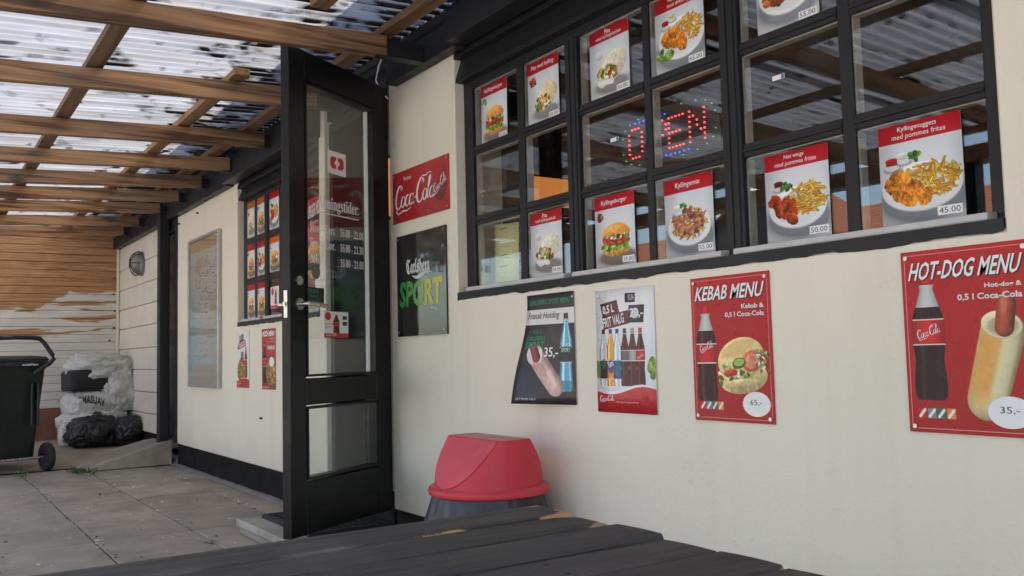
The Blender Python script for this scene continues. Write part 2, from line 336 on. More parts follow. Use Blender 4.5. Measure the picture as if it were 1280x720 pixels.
# ------------------------------------------------------------------ mesh helpers
class MB:
    def __init__(s): s.v = []; s.f = []; s.mi = []
    def add(s, vs, fs, mi=0):
        o = len(s.v); s.v += [tuple(x) for x in vs]; s.f += [tuple(i+o for i in f) for f in fs]; s.mi += [mi]*len(fs); return s
    def box(s, x0, y0, z0, x1, y1, z1, mi=0):
        vs = [(x, y, z) for z in (z0, z1) for y in (y0, y1) for x in (x0, x1)]
        return s.add(vs, [(0, 2, 3, 1), (4, 5, 7, 6), (0, 1, 5, 4), (2, 6, 7, 3), (0, 4, 6, 2), (1, 3, 7, 5)], mi)
    def loft(s, rings, cap=(True, True), closed=True, mi=0):
        n = len(rings[0]); vs = [p for r in rings for p in r]; fs = []
        for i in range(len(rings)-1):
            for j in range(n if closed else n-1):
                k = (j+1) % n; fs.append((i*n+j, i*n+k, (i+1)*n+k, (i+1)*n+j))
        if cap[0]: fs.append(tuple(range(n))[::-1])
        if cap[1]: fs.append(tuple((len(rings)-1)*n+j for j in range(n)))
        return s.add(vs, fs, mi)
    def tube(s, pts, r, n=8, mi=0, closed=False):
        pts = [Vector(p) for p in pts]; rings = []; up = Vector((0, 0, 1)); N = len(pts)
        for i, p in enumerate(pts):
            a = pts[i-1] if (i > 0 or closed) else p; b = pts[(i+1) % N] if (i < N-1 or closed) else p
            d = (b-a).normalized(); x = d.cross(up)
            if x.length < 1e-3: x = d.cross(Vector((0, 1, 0)))
            x.normalize(); y = x.cross(d).normalized()
            rr = r[i] if isinstance(r, (list, tuple)) else r
            rings.append([p+x*(rr*math.cos(2*math.pi*k/n))+y*(rr*math.sin(2*math.pi*k/n)) for k in range(n)])
        if closed: return s.loft(rings+[rings[0]], (False, False), mi=mi)
        return s.loft(rings, mi=mi)
    def cyl(s, p, axis, r, h, n=16, mi=0):
        p = Vector(p); a = Vector(axis).normalized(); return s.tube([p, p+a*h], r, n, mi)
    def build(s, name, mat, parent=None, off=(0, 0, 0), bevel=0.0, smooth=False, seg=1):
        m = bpy.data.meshes.new(name)
        o3 = Vector(off); m.from_pydata([(v[0]-o3.x, v[1]-o3.y, v[2]-o3.z) for v in s.v], [], s.f)
        for q in (mat if isinstance(mat, (list, tuple)) else [mat]): m.materials.append(q)
        bm = bmesh.new(); bm.from_mesh(m)
        for f, i in zip(bm.faces, s.mi): f.material_index = i
        bmesh.ops.recalc_face_normals(bm, faces=bm.faces)
        if bevel: bmesh.ops.bevel(bm, geom=[e for e in bm.edges if len(e.link_faces) == 2 and e.calc_face_angle(0) > .5], offset=bevel, segments=seg, affect='EDGES', clamp_overlap=True)
        if smooth:
            for f in bm.faces: f.smooth = True
        bm.to_mesh(m); bm.free()
        if smooth: m.set_sharp_from_angle(angle=math.radians(42))
        o = bpy.data.objects.new(name, m); COL.objects.link(o)
        if parent: o.parent = parent
        return o

def thing(name, label, cat, loc=(0, 0, 0), rz=0, group=None):
    o = bpy.data.objects.new(name, None); COL.objects.link(o); o.location = loc; o.rotation_euler = (0, 0, rz); o.empty_display_size = .1
    return tag(o, label, cat, group)
def tag(o, label, cat, group=None):
    o['label'] = label; o['category'] = cat
    if group: o['group'] = group
    return o
def structure(o): o['kind'] = 'structure'; return o
def stuff(o): o['kind'] = 'stuff'; return o
def share(o, parent, loc, name=None, rot=None):
    c = o.copy(); COL.objects.link(c); c.parent = parent; c.location = loc
    if rot: c.rotation_euler = rot
    return c
def rr(cx, cy, wx, wy, r, z, n=5):
    out = []
    for qx, qy, a0 in ((1, 1, 0), (-1, 1, 90), (-1, -1, 180), (1, -1, 270)):
        for i in range(n):
            a = math.radians(a0+90*i/(n-1)); out.append((cx+qx*(wx/2-r)+r*math.cos(a), cy+qy*(wy/2-r)+r*math.sin(a), z))
    return out
def oval(cx, cy, a, b, z, n=48): return [(cx+a*math.cos(2*math.pi*i/n), cy+b*math.sin(2*math.pi*i/n), z) for i in range(n)]

# ------------------------------------------------------------------ lettering (mesh text)
_tc = {}
def text_mesh(body, bold=0.0):
    key = (body, 0.0 if body == '@script' else bold)
    if key not in _tc:
        c = bpy.data.curves.new('t', 'FONT'); c.body = body; c.resolution_u = 2; c.offset = bold
        o = bpy.data.objects.new('t', c); m = o.to_mesh()
        v = np.array([q.co[:2] for q in m.vertices]) if len(m.vertices) else np.zeros((0, 2)); f = [tuple(p.vertices) for p in m.polygons]
        o.to_mesh_clear(); bpy.data.objects.remove(o); bpy.data.curves.remove(c); _tc[key] = (v, f)
    return _tc[key]
def put_text(mb, body, x0, z0, x1, z1, y=0.0, shear=0.0, rot=0.0, bold=0.0, mi=0, disp=None, keep=False, arc=0.0):
    """writes body into the box x0..x1, z0..z1 of the plane y, facing -y"""
    v, f = text_mesh(body, bold)
    if not len(v): return
    v = v.copy(); mn = v.min(0); mx = v.max(0); v = (v-mn)/np.maximum(mx-mn, 1e-6)
    wv, hv = x1-x0, z1-z0
    if keep:
        k = min(wv/(mx-mn)[0], hv/(mx-mn)[1]); wv, hv = k*(mx-mn)[0], k*(mx-mn)[1]
    p = (v-.5)*np.array([wv, hv]); p[:, 0] += p[:, 1]*shear
    if arc: p[:, 1] += arc*(1-(2*p[:, 0]/wv)**2)
    c, s = math.cos(rot), math.sin(rot); p = np.stack([p[:, 0]*c-p[:, 1]*s, p[:, 0]*s+p[:, 1]*c], 1)
    p += np.array([(x0+x1)/2, (z0+z1)/2])
    mb.add([(a, y+(disp(a, b) if disp else 0), b) for a, b in p], f, mi)

# ------------------------------------------------------------------ painted pictures for the printed sheets
def vnoise(h, w_, n, seed):
    g = np.random.RandomState(seed).rand(n+2, n+2); ys = np.linspace(0, n, h); xs = np.linspace(0, n, w_)
    yi = ys.astype(int); xi = xs.astype(int); fy = (ys-yi)[:, None]; fx = (xs-xi)[None]
    fy = fy*fy*(3-2*fy); fx = fx*fx*(3-2*fx)
    a = g[np.ix_(yi, xi)]; b = g[np.ix_(yi, xi+1)]; c = g[np.ix_(yi+1, xi)]; d = g[np.ix_(yi+1, xi+1)]
    return (a*(1-fx)+b*fx)*(1-fy)+(c*(1-fx)+d*fx)*fy
class Img:
    def __init__(s, wpx, hpx, bgc, seed=1):
        s.w, s.h = wpx, hpx; Y, X = np.mgrid[0:hpx, 0:wpx]; s.X = (X+.5)/wpx; s.Y = (Y+.5)/wpx; s.H = hpx/wpx
        s.a = np.ones((hpx, wpx, 3))*np.array(bgc); s.rs = np.random.RandomState(seed)
        s.tex = vnoise(hpx, wpx, 24, seed+5)*.5+vnoise(hpx, wpx, 60, seed+6)*.5-.5
    def put(s, m, col): s.a = s.a*(1-m[..., None])+col*m[..., None]
    def vgrad(s, c0, c1):
        t = (s.Y/s.H)[..., None]; s.a = np.array(c0)*(1-t)+np.array(c1)*t; s.a = s.a+s.tex[..., None]*.02
    def rect(s, x0, y0, x1, y1, col, rot=0, shear=0):
        cx, cy = (x0+x1)/2, (y0+y1)/2; X, Y = s.X-cx, s.Y-cy; c, n = math.cos(rot), math.sin(rot)
        X, Y = X*c+Y*n, -X*n+Y*c; X = X+shear*Y
        d = np.maximum(abs(X)-(x1-x0)/2, abs(Y)-(y1-y0)/2); s.put(np.clip(.5-d*s.w, 0, 1), np.array(col))
    def _bb(s, cx, cy, r):
        return (slice(max(0, int((cy-r)*s.w)-2), max(0, int((cy+r)*s.w)+3)), slice(max(0, int((cx-r)*s.w)-2), max(0, int((cx+r)*s.w)+3)))
    def ell(s, cx, cy, rx, ry, col, rot=0, shade=0, soft=0, alpha=1, tex=0, wob=0):
        b = s._bb(cx, cy, max(rx, ry)*(1.1+soft)); X, Y = s.X[b]-cx, s.Y[b]-cy
        if X.size == 0: return
        c, n = math.cos(rot), math.sin(rot); X, Y = (X*c+Y*n)/rx, (-X*n+Y*c)/ry
        q = np.sqrt(X*X+Y*Y)+wob*s.tex[b]; d = (q-1)*min(rx, ry)
        m = np.clip(.5-d*s.w, 0, 1) if not soft else np.clip((1+soft-q)/soft, 0, 1)**2
        k = 1+shade*(-Y*.7-X*.35)+tex*s.tex[b]*2
        s.a[b] = s.a[b]*(1-alpha*m[..., None])+np.clip(np.array(col)*k[..., None], 0, 1)*(alpha*m[..., None])
    def cap(s, x0, y0, x1, y1, r, col, shade=.3, tex=0, r1=None):
        R = math.hypot(x1-x0, y1-y0)/2+max(r, r1 or r); b = s._bb((x0+x1)/2, (y0+y1)/2, R); X, Y = s.X[b], s.Y[b]
        if X.size == 0: return
        dx, dy = x1-x0, y1-y0; L = dx*dx+dy*dy+1e-9; t = np.clip(((X-x0)*dx+(Y-y0)*dy)/L, 0, 1); px, py = X-x0-t*dx, Y-y0-t*dy
        rad = r+((r1 or r)-r)*t; q = np.sqrt(px*px+py*py); m = np.clip(.5-(q-rad)*s.w, 0, 1)
        side = (px*-dy+py*dx)/math.sqrt(L)/rad
        k = 1-shade*(q/rad)**2+shade*.5*side+tex*s.tex[b]*2
        s.a[b] = s.a[b]*(1-m[..., None])+np.clip(np.array(col)*k[..., None], 0, 1)*m[..., None]
    def blobs(s, cx, cy, rx, ry, n, size, cols, shade=.35, elong=1.6):
        for _ in range(n):
            t = s.rs.rand()*2*math.pi; q = math.sqrt(s.rs.rand()); z = size*(.6+.8*s.rs.rand())
            s.ell(cx+rx*q*math.cos(t), cy+ry*q*math.sin(t), z*elong**s.rs.rand(), z, np.array(cols[s.rs.randint(len(cols))])*(.8+.35*s.rs.rand()), s.rs.rand()*3, shade, wob=.5)
    def plate(s, cx, cy, rx, ry):
        s.ell(cx+.02, cy+ry*.55, rx*1.0, ry*.85, (.42, .45, .48), soft=.5, alpha=.75)
        s.ell(cx, cy+.015, rx, ry, (.70, .72, .74)); s.ell(cx, cy, rx, ry, (.93, .94, .94), shade=.04); s.ell(cx, cy+.01, rx*.80, ry*.78, (.84, .85, .86), shade=-.05)
    def fries(s, cx, cy, rx, ry, n, L=.11, cols=((.96, .72, .22), (.90, .62, .17), (.98, .80, .34))):
        for _ in range(n):
            t = s.rs.rand()*6.28; q = math.sqrt(s.rs.rand()); x, y = cx+rx*q*math.cos(t), cy+ry*q*math.sin(t); a = s.rs.rand()*3.14; l = L*(.5+.6*s.rs.rand())/2
            s.cap(x-l*math.cos(a), y-l*.7*math.sin(a), x+l*math.cos(a), y+l*.7*math.sin(a), .014, np.array(cols[s.rs.randint(3)])*(.82+.22*s.rs.rand()), .35)
    def burger(s, cx, cy, w_):
        h = w_*.8; s.ell(cx+.03, cy+h*.52, w_*.55, h*.22, (.36, .27, .2), soft=.5, alpha=.65)
        s.ell(cx, cy+h*.30, w_*.46, h*.20, (.86, .62, .33), shade=.25, tex=.25)
        s.blobs(cx, cy+h*.16, w_*.48, h*.10, 46, w_*.055, [(.42, .62, .18), (.58, .74, .30), (.30, .48, .14)])
        s.ell(cx, cy+h*.05, w_*.46, h*.12, (.66, .33, .17), shade=.3, tex=.6)
        s.blobs(cx, cy-h*.02, w_*.44, h*.05, 22, w_*.05, [(.86, .22, .16), (.9, .42, .24), (.92, .60, .35), (.7, .16, .2)])
        s.blobs(cx, cy-h*.10, w_*.45, h*.05, 34, w_*.045, [(.30, .45, .18), (.93, .93, .88), (.45, .6, .25), (.96, .95, .9), (.2, .28, .16)])
        b = s.a.copy(); s.ell(cx, cy-h*.16, w_*.47, h*.34, (.87, .60, .27), shade=.3, tex=.22)
        cut = s.Y > cy-h*.13+.02*np.sin(s.X*40); s.a[cut] = b[cut]
        s.ell(cx-w_*.1, cy-h*.36, w_*.22, h*.07, (.97, .80, .5), soft=.7, alpha=.5)
    def pita(s, cx, cy, w_, wrap=False):
        s.ell(cx+.03, cy+w_*.38, w_*.5, w_*.16, (.35, .32, .3), soft=.6, alpha=.6)
        if wrap: s.cap(cx-w_*.28, cy+w_*.22, cx+w_*.38, cy-w_*.02, w_*.17, (.90, .90, .89), .12)
        s.ell(cx+w_*.12, cy-w_*.08, w_*.46, w_*.33, (.90, .82, .66) if not wrap else (.88, .86, .78), rot=-.45, shade=.15, tex=.15)
        cols = [(.38, .58, .18), (.25, .45, .12), (.80, .28, .18), (.88, .55, .36), (.93, .90, .82), (.55, .70, .28), (.62, .22, .14), (.85, .66, .42)]
        s.blobs(cx-w_*.10, cy+w_*.10, w_*.34, w_*.20, 80, w_*.045, cols)
        if wrap: s.cap(cx-w_*.40, cy+w_*.24, cx+w_*.05, cy+w_*.30, w_*.07, (.93, .93, .92), .1)
    def sauce(s, cx, cy, r, col):
        s.ell(cx+.01, cy+r*1.3, r*1.2, r*.5, (.5, .52, .55), soft=.5, alpha=.6); s.rect(cx-r, cy-r*.1, cx+r, cy+r*1.1, (.86, .87, .88)); s.ell(cx, cy+r*1.1, r, r*.4, (.84, .85, .86)); s.rect(cx-r*.9, cy, cx+r*.9, cy+r*.7, np.array(col)*.9); s.ell(cx, cy, r, r*.42, col, shade=.2)
    def herb(s, cx, cy, r): s.blobs(cx, cy, r, r*.7, 14, r*.4, [(.2, .42, .12), (.32, .55, .2), (.15, .33, .1)])
    def bottle(s, cx, y0, y1, hw, liquid, capc, label=None, fill=.0, label2=(.9, .9, .9), lab=(.42, .60)):
        T = (s.Y-y0)/(y1-y0); prof = np.interp(T, [0, .075, .08, .12, .22, .32, .40, .56, .60, .68, .80, .90, .97, 1.0], [.38, .38, .46, .40, .62, .90, 1.0, 1.0, .94, .86, .95, 1.0, .95, .78])
        q = (s.X-cx)/(hw*np.maximum(prof, .01)); m = np.clip(.5-(abs(q)-1)*hw*prof*s.w, 0, 1)*((T >= 0) & (T <= 1))
        col = np.ones_like(s.a)*np.array(liquid); col = col*(1+.9*np.exp(-((q+.45)/.16)**2)-.35*q*q+.55*np.exp(-((q-.62)/.12)**2))[..., None]+.05*np.exp(-((q+.45)/.12)**2)[..., None]
        neck = (T < .10+.16*(fill == 0)); col = np.where((neck & (T > .08))[..., None], np.array((.80, .80, .80))*(1-.25*q*q)[..., None], col)
        if label is not None:
            lm = (T > lab[0]) & (T < lab[1]); col = np.where(lm[..., None], np.array(label)*(1.08-.4*q*q)[..., None], col)
            e = ((T > lab[0]-.006) & (T < lab[0]+.006)) | ((T > lab[1]-.006) & (T < lab[1]+.006)); col = np.where(e[..., None], np.array(label2)*.95, col)
        cm = (T < .075); col = np.where(cm[..., None], np.array(capc)*(1.1-.45*q*q)[..., None], col)
        s.put(m, np.clip(col, 0, 1))
    def image(s, name):
        im = bpy.data.images.new(name, s.w, s.h); px = np.ones((s.h, s.w, 4), np.float32); px[..., :3] = np.clip(s.a[::-1], 0, 1); im.pixels.foreach_set(px.ravel()); im.update(); return im
def print_mat(name, img, rough=.4, spec=.4, age=.08):
    k = NT(name); t = k.n('TexImage', image=img.image(name+'_picture')); uv = k.n('UVMap'); k.l(uv.outputs[0], t.inputs[0])
    fade = k.mix(k.math('MULTIPLY', k.noise(8, (1, 1, 1), 4), age), t.outputs[0], (.55, .52, .48))
    k.set(fade, k.ramp(k.noise(20), [(.3, (max(.02, rough-.06),)*3), (.7, (rough+.06,)*3)]), 0, spec); k.bump(k.noise(5), .10, .01); return k.m

def sheet(name, wd, ht, mat, label, cat, loc, group=None, disp=None, thick=.0016, nx=1, nz=1, edge=None):
    """a printed sheet: root origin at its bottom centre, front towards -y"""
    dp = disp or (lambda x, z: 0.0); m = bpy.data.meshes.new(name); vs = []; fs = []; uv = []
    for lay in (0, 1):
        for j in range(nz+1):
            for i in range(nx+1):
                x, z = (i/nx-.5)*wd, j/nz*ht; vs.append((x, dp(x, z)+lay*thick, z)); uv.append((i/nx, j/nz))
    n = nx+1; N = n*(nz+1)
    for j in range(nz):
        for i in range(nx): a = j*n+i; fs.append((a, a+1, a+n+1, a+n))
    nf = len(fs)
    for j in range(nz):
        for i in range(nx): a = N+j*n+i; fs.append((a, a+n, a+n+1, a+1))
    for i in range(nx): fs.append((i, N+i, N+i+1, i+1)); a = nz*n+i; fs.append((a, a+1, N+a+1, N+a))
    for j in range(nz): a = j*n; fs.append((a, a+n, N+a+n, N+a)); a = j*n+nx; fs.append((a, N+a, N+a+n, a+n))
    m.from_pydata(vs, [], fs); m.materials.append(mat); m.materials.append(edge or M['paper'])
    ul = m.uv_layers.new(name='UVMap')
    for p in m.polygons:
        p.material_index = 0 if p.index < nf else 1
        if nx*nz > 1: p.use_smooth = p.index < nf
        for li in p.loop_indices: ul.data[li].uv = uv[m.loops[li].vertex_index]
    o = bpy.data.objects.new(name, m); COL.objects.link(o); o.location = loc
    o['w'] = wd; o['h'] = ht; return tag(o, label, cat, group)
class Prints:
    """lettering and stuck-on pieces of one sheet, in fractions (u right, v down) of that sheet"""
    def __init__(s, root, disp=None): s.r = root; s.w = root['w']; s.h = root['h']; s.d = disp; s.parts = {}
    def mb(s, part, mat):
        if part not in s.parts: s.parts[part] = (MB(), mat)
        return s.parts[part][0]
    def text(s, part, mat, body, u0, v0, u1, v1, y=-.0012, **kw):
        put_text(s.mb(part, mat), body, (u0-.5)*s.w, (1-v1)*s.h, (u1-.5)*s.w, (1-v0)*s.h, y, disp=s.d, **kw)
    def box(s, part, mat, u0, v0, u1, v1, t=.0009, back=0.0):
        x0, x1, z0, z1 = (u0-.5)*s.w, (u1-.5)*s.w, (1-v1)*s.h, (1-v0)*s.h; b = s.mb(part, mat); o = len(b.v); b.box(x0, -t-back, z0, x1, -.0002-back, z1)
        if s.d: b.v[o:] = [(x, y+s.d(x, z), z) for x, y, z in b.v[o:]]
    def disc(s, part, mat, u, v, ru, rv, t=.0009):
        vs = [((u-.5)*s.w+ru*s.w*math.cos(a), (1-v)*s.h+rv*s.h*math.sin(a)) for a in [2*math.pi*i/36 for i in range(36)]]
        s.mb(part, mat).loft([[(x, -.0002, z) for x, z in vs], [(x, -t, z) for x, z in vs]])
    def done(s):
        out = {}
        for k, (b, m) in s.parts.items():
            if b.v: out[k] = b.build(k, m, s.r)
        del s.r['w'], s.r['h']
        return out
def screws(root, pts, r=.006, mat=None):
    for x, z in pts: MB().cyl((x, 0.0, z), (0, -1, 0), r, .004, 10).build('screw', mat or M['steel'], root, smooth=True)

# ================================================================== SETTING: ground, paving
gb = MB(); gb.box(-120, -120, -.40, 120, 120, -.030); structure(gb.build('ground', M['yard']))
pv = MB(); pv.box(-8.92, -4.1, -.028, 2.6, .02, -.012); pavement = structure(pv.build('pavement', M['joint']))
SX, SY = .731, .484
def slab_mesh(sx, sy):
    return MB().box(-sx/2+.004, -sy/2+.004, -.034, sx/2-.004, sy/2-.004, 0)
slab0 = slab_mesh(SX, SY).build('slab', M['concrete'], pavement, bevel=.004); slab1 = slab_mesh(SX, .205).build('slab', M['concrete'], pavement, bevel=.004)
first = {0: True, 1: True}
for j in range(9):
    for i in range(15):
        x = -8.772+SX*(i+.5) - (0); y = -.1025 if j == 0 else -.205-SY*(j-.5); src = slab1 if j == 0 else slab0; k = 1 if j == 0 else 0
        loc = (x, y, random.uniform(-.0025, .0025)); rot = (random.uniform(-.003, .003), random.uniform(-.003, .003), random.uniform(-.003, .003))
        if first[k]: src.location = loc; src.rotation_euler = rot; first[k] = False
        else: share(src, pavement, loc, rot=rot)
ap = MB(); xs = [-8.80, -9.1, -9.5, -9.9, -10.4, -10.97]; zs = [.004, .022, .055, .085, .10, .105]
rows = [[(x, y, z*(1 if y > -2 else .7)+.004*mnoise.noise((x*2, y*2, 0))) for x, z in zip(xs, zs)] for y in [.02-.25*i for i in range(17)]]
ap.loft(rows, (False, False), closed=False); structure(ap.build('path', M['concrete'], smooth=True))
# chips and leaves, thicker along the joints
lb = MB(); ld = MB()
for i in range(420):
    if random.random() < .5: x, y = random.uniform(-8.6, -3.9), random.choice([-.205, -.689, -1.173, -1.657])+random.gauss(0, .02)
    else: x, y = random.uniform(-8.7, -3.9), random.uniform(-2.4, -.05)
    if x > -4.95 and y > -.6: continue
    s = random.uniform(.006, .018)*(1.6 if random.random() < .12 else 1); a = random.random()*6.28; z = .004
    b = lb if random.random() < .6 else ld; vs = []
    for q in range(5): vs.append((x+s*math.cos(a+q*1.257)*random.uniform(.5, 1.2), y+s*.7*math.sin(a+q*1.257)*random.uniform(.5, 1.2), z+random.uniform(0, .006)))
    b.add(vs, [(0, 1, 2, 3, 4)])
stuff(lb.build('leaf_litter', M['litter'])); stuff(ld.build('leaf_litter', M['litter_dark']))
wb = MB()
for cx, cy, nn in ((-8.33, -.78, 60), (-8.2, -.70, 24), (-8.40, -1.19, 30), (-8.5, -.02, 14)):
    for i in range(nn):
        x, y = cx+random.gauss(0, .07), cy+random.gauss(0, .035); a = random.random()*6.28; h = random.uniform(.015, .05); l = random.uniform(.02, .05)
        d = Vector((math.cos(a), math.sin(a), 0)); n = Vector((-d.y, d.x, 0))*l*.22; p = Vector((x, y, .01)); q = p+d*l+Vector((0, 0, h)); mid = (p+q)/2+Vector((0, 0, h*.4))
        wb.add([p, mid+n, q, mid-n], [(0, 1, 2, 3)])
stuff(wb.build('weed', M['leaf']))

# ================================================================== BUILDING
B0 = Vector((-3.0, 0, 0))
bld = thing('takeaway_building', 'cream rendered takeaway building with black woodwork, long menu windows and open glass door', 'building', B0)
def bpart(mb, name, mat, parent=None, **kw): return mb.build(name, mat, parent or bld, off=B0, **kw)
def holed_wall(xs, zs, holes, y0, y1, z_fn=None):
    mb = MB(); nx, nz = len(xs), len(zs)
    cell = lambda i, j: not any(xs[i] >= h[0]-1e-6 and xs[i+1] <= h[2]+1e-6 and zs[j] >= h[1]-1e-6 and zs[j+1] <= h[3]+1e-6 for h in holes)
    vs = [(x, y, z) for y in (y0, y1) for z in zs for x in xs]; N = nx*nz; fs = []
    for j in range(nz-1):
        for i in range(nx-1):
            if not cell(i, j): continue
            a = j*nx+i; fs += [(a, a+1, a+nx+1, a+nx), (N+a, N+a+nx, N+a+nx+1, N+a+1)]
            for di, dj, e in ((-1, 0, (a, a+nx)), (1, 0, (a+1, a+nx+1)), (0, -1, (a, a+1)), (0, 1, (a+nx, a+nx+1))):
                ii, jj = i+di, j+dj
                if not (0 <= ii < nx-1 and 0 <= jj < nz-1) or not cell(ii, jj): fs.append((e[0], e[1], N+e[1], N+e[0]))
    mb.add(vs, fs); return mb
WX0, WX1, WZ0, WZ1 = -3.40, -1.03, 1.155, 2.135            # near window
FX0, FX1, FZ0, FZ1 = -6.56, -4.985, 1.158, 2.090            # far window
bpart(holed_wall([-4.05, WX0, WX1, 4.0], [.168, WZ0, 2.31, 3.02], [(WX0, WZ0, WX1, 2.31)], 0, .25), 'wall', M['plaster'], bevel=.006)
bpart(holed_wall([-8.30, FX0, FX1, -4.90], [.195, FZ0, 2.25, 3.02], [(FX0, FZ0, FX1, 2.25)], 0, .25), 'wall', M['plaster'], bevel=.006)
bpart(MB().box(-4.897, .02, 2.29, -4.06, .24, 3.02), 'lintel', M['black'])
bpart(MB().box(-4.045, .012, -.02, 3.98, .2, .166), 'plinth', M['plinth'])
bpart(MB().box(-8.295, .006, -.02, -4.93, .2, .193), 'plinth', M['plinth'])
fo = MB(); n = 60
for k, dy in ((0, -.05),):
    fo.loft([[(-8.45+i*(8.45-4.86)/n, 0.004, .0-.0) for i in range(n+1)], [(-8.45+i*(8.45-4.86)/n, 0.004, .024+.006*mnoise.noise((i*.5, 0, 0))) for i in range(n+1)],
             [(-8.45+i*(8.45-4.86)/n, -.022-.012*mnoise.noise((i*.37, 3, 0)), .016+.005*mnoise.noise((i*.4, 5, 0))) for i in range(n+1)], [(-8.45+i*(8.45-4.86)/n, -.034-.014*mnoise.noise((i*.37, 3, 0)), .003) for i in range(n+1)]], (False, False), closed=False)
bpart(fo, 'footing', M['galv'], smooth=True)
bpart(MB().box(-11.2, .26, 3.02, 4.0, 7.0, 3.10).box(-11.2, -.03, 3.021, 4.0, .259, 3.10), 'roof', M['black'])
# woodwork under the eaves
def boards(lst):
    for x0, x1, y0, y1, z0, z1, nm in lst: bpart(MB().box(x0, y0, z0, x1, y1, z1), nm, M['black'], bevel=.004)
boards([(-3.95, -3.285, -.065, -.002, 2.243, 2.357, 'fascia_board'), (-3.28, 4.0, -.105, -.003, 2.250, 2.40, 'fascia_board'), (-11.0, -3.285, -.030, -.0025, 2.362, 2.46, 'fascia_board'),
        (-6.62, -4.95, -.105, -.003, 2.205, 2.36, 'fascia_board'), (-11.0, -6.625, -.065, -.002, 2.196, 2.33, 'fascia_board')])
# lapped boards above each window: wedge section, thick lower edge
def lap(x0, x1, z0, z1, t0=.035, t1=.012):
    mb = MB(); mb.loft([[(x, 0.05, z0), (x, -t0, z0), (x, -t0+.003, z0+.02), (x, -t1, z1), (x, .05, z1)] for x in (x0, x1)]); bpart(mb, 'siding_board', M['black'], bevel=.002)
lap(-3.397, -1.033, 2.115, 2.232, -.006, -.040); lap(-3.397, -1.033, 2.222, 2.309, .002, -.03)
lap(-6.557, -4.988, 2.078, 2.172, -.006, -.040); lap(-6.557, -4.988, 2.162, 2.249, .002, -.03)

# ---- windows
def window(x0, x1, z0, z1, sections, rows, label=None, yf=.05, yg=.062):
    """sections: list of (glass x pairs); rows: glass z pairs from the bottom"""
    far = yg < .055
    mb = MB(); cols = [c for s in sections for c in s]
    xs = [x0]+[v for c in cols for v in c]+[x1]; zs = [z0]+[v for r in rows for v in r]+[z1]
    bar = lambda a, b, c, d, y=yf: mb.box(a, y, c, b, .068 if not far else .0535, d)
    bar(x0, cols[0][0], zs[0]+.0, z1); bar(cols[-1][1], x1, zs[0], z1)                                    # outer stiles
    bar(cols[0][0], cols[-1][1], rows[-1][1], z1, yf+.001)                                                 # head
    for a, b in zip(cols[:-1], cols[1:]):
        thin = (b[0]-a[1]) < .06; bar(a[1], b[0], zs[0]+.03, rows[-1][1], yf+((.006 if not far else .0015) if thin else -.004))
        if not thin:                                                                                       # joint between two sashes
            mb.box((a[1]+b[0])/2+.0045, yf-.010, zs[0]+.0, b[0]-.012, yf+.0, rows[-1][1]); mb.box(a[1]+.012, yf-.010, zs[0]+.0, (a[1]+b[0])/2-.0045, yf+.0, rows[-1][1])
    win = bpart(mb, 'window', M['black'], bevel=.003)
    if label: win['label'] = label
    # bottom rail, its lower edge painted unevenly on to the wall
    rb = MB(); n = int((x1-x0)*38); lo = [z0-.004+.010*mnoise.noise((i*.35, x0, 0))+.004*mnoise.noise((i*1.3, x0, 2)) for i in range(n+1)]
    for i in range(n):
        a, b = x0+(x1-x0)*i/n, x0+(x1-x0)*(i+1)/n
        vs = [(a, -.0015, lo[i]), (b, -.0015, lo[i+1]), (b, -.0015, z0+.027), (a, -.0015, z0+.027), (a, .049, z0+.027), (b, .049, z0+.027)]
        rb.add(vs, [(0, 1, 2, 3), (3, 2, 5, 4)])
    bpart(rb, 'bottom_rail', M['black'], win)
    hb = []
    for r0, r1 in zip(rows[:-1], rows[1:]):
        for s in sections:
            m2 = MB()
            for c in s: m2.box(c[0]+.0005, yf+(.004 if not far else .001), r0[1], c[1]-.0005, .067 if not far else .053, r1[0])
            for c in s: m2.box(c[0]+.0005, yf-.001, (r0[1]+r1[0])/2-.0055, c[1]-.0005, yf+.0035, (r0[1]+r1[0])/2+.0045)
            bpart(m2, 'glazing_bar', M['black'], win, bevel=.0015)
    for s in sections:                                                                                     # pale sill strip of each sash
        sb = MB(); a, b = s[0][0]-.012, s[-1][1]+.012
        sb.loft([[(x, .0675, z0+.028), (x, .012, z0+.026), (x, .004, z0+.030), (x, .006, z0+.046), (x, .046, z0+.050), (x, .0675, z0+.052)] for x in (a, b)]); bpart(sb, 'sill', M['sill'], win, bevel=.002)
    lin = MB()                                                                                             # pale inner side of frame and bars, behind the glass
    for c in cols:
        lin.box(c[0]-.014, .0690, z0+.03, c[0]+.003, .098, z1-.02); lin.box(c[1]-.003, .0685, z0+.03, c[1]+.014, .097, z1-.021)
    for r in rows: lin.box(x0+.02, .069, r[1]-.003, x1-.02, .095, r[1]+.014)
    if not far: bpart(lin, 'inner_lining', M['lining'], win)
    for c in cols:
        for r in rows:
            g = MB().box(c[0]-.004, yg, r[0]-.004, c[1]+.004, yg+(.004 if not far else .002), r[1]+.004); bpart(g, 'pane', M['glass'], win)
    return win
NC = [[(-3.330, -2.990), (-2.945, -2.652)], [(-2.580, -2.232), (-2.200, -1.880)], [(-1.807, -1.467), (-1.428, -1.082)]]
NR = [(1.203, 1.473), (1.513, 1.782), (1.820, 2.082)]
window(WX0, WX1, WZ0, WZ1, NC, NR, 'long black multi-pane window nearest the camera')
FC = [[(-6.484, -6.314), (-6.258, -6.085)], [(-6.002, -5.795), (-5.750, -5.545)], [(-5.465, -5.035)]]
FR = [(1.205, 1.450), (1.495, 1.742), (1.787, 2.053)]
window(FX0, FX1, FZ0, FZ1, FC, FR, 'smaller black window behind the open door', .048, .051)

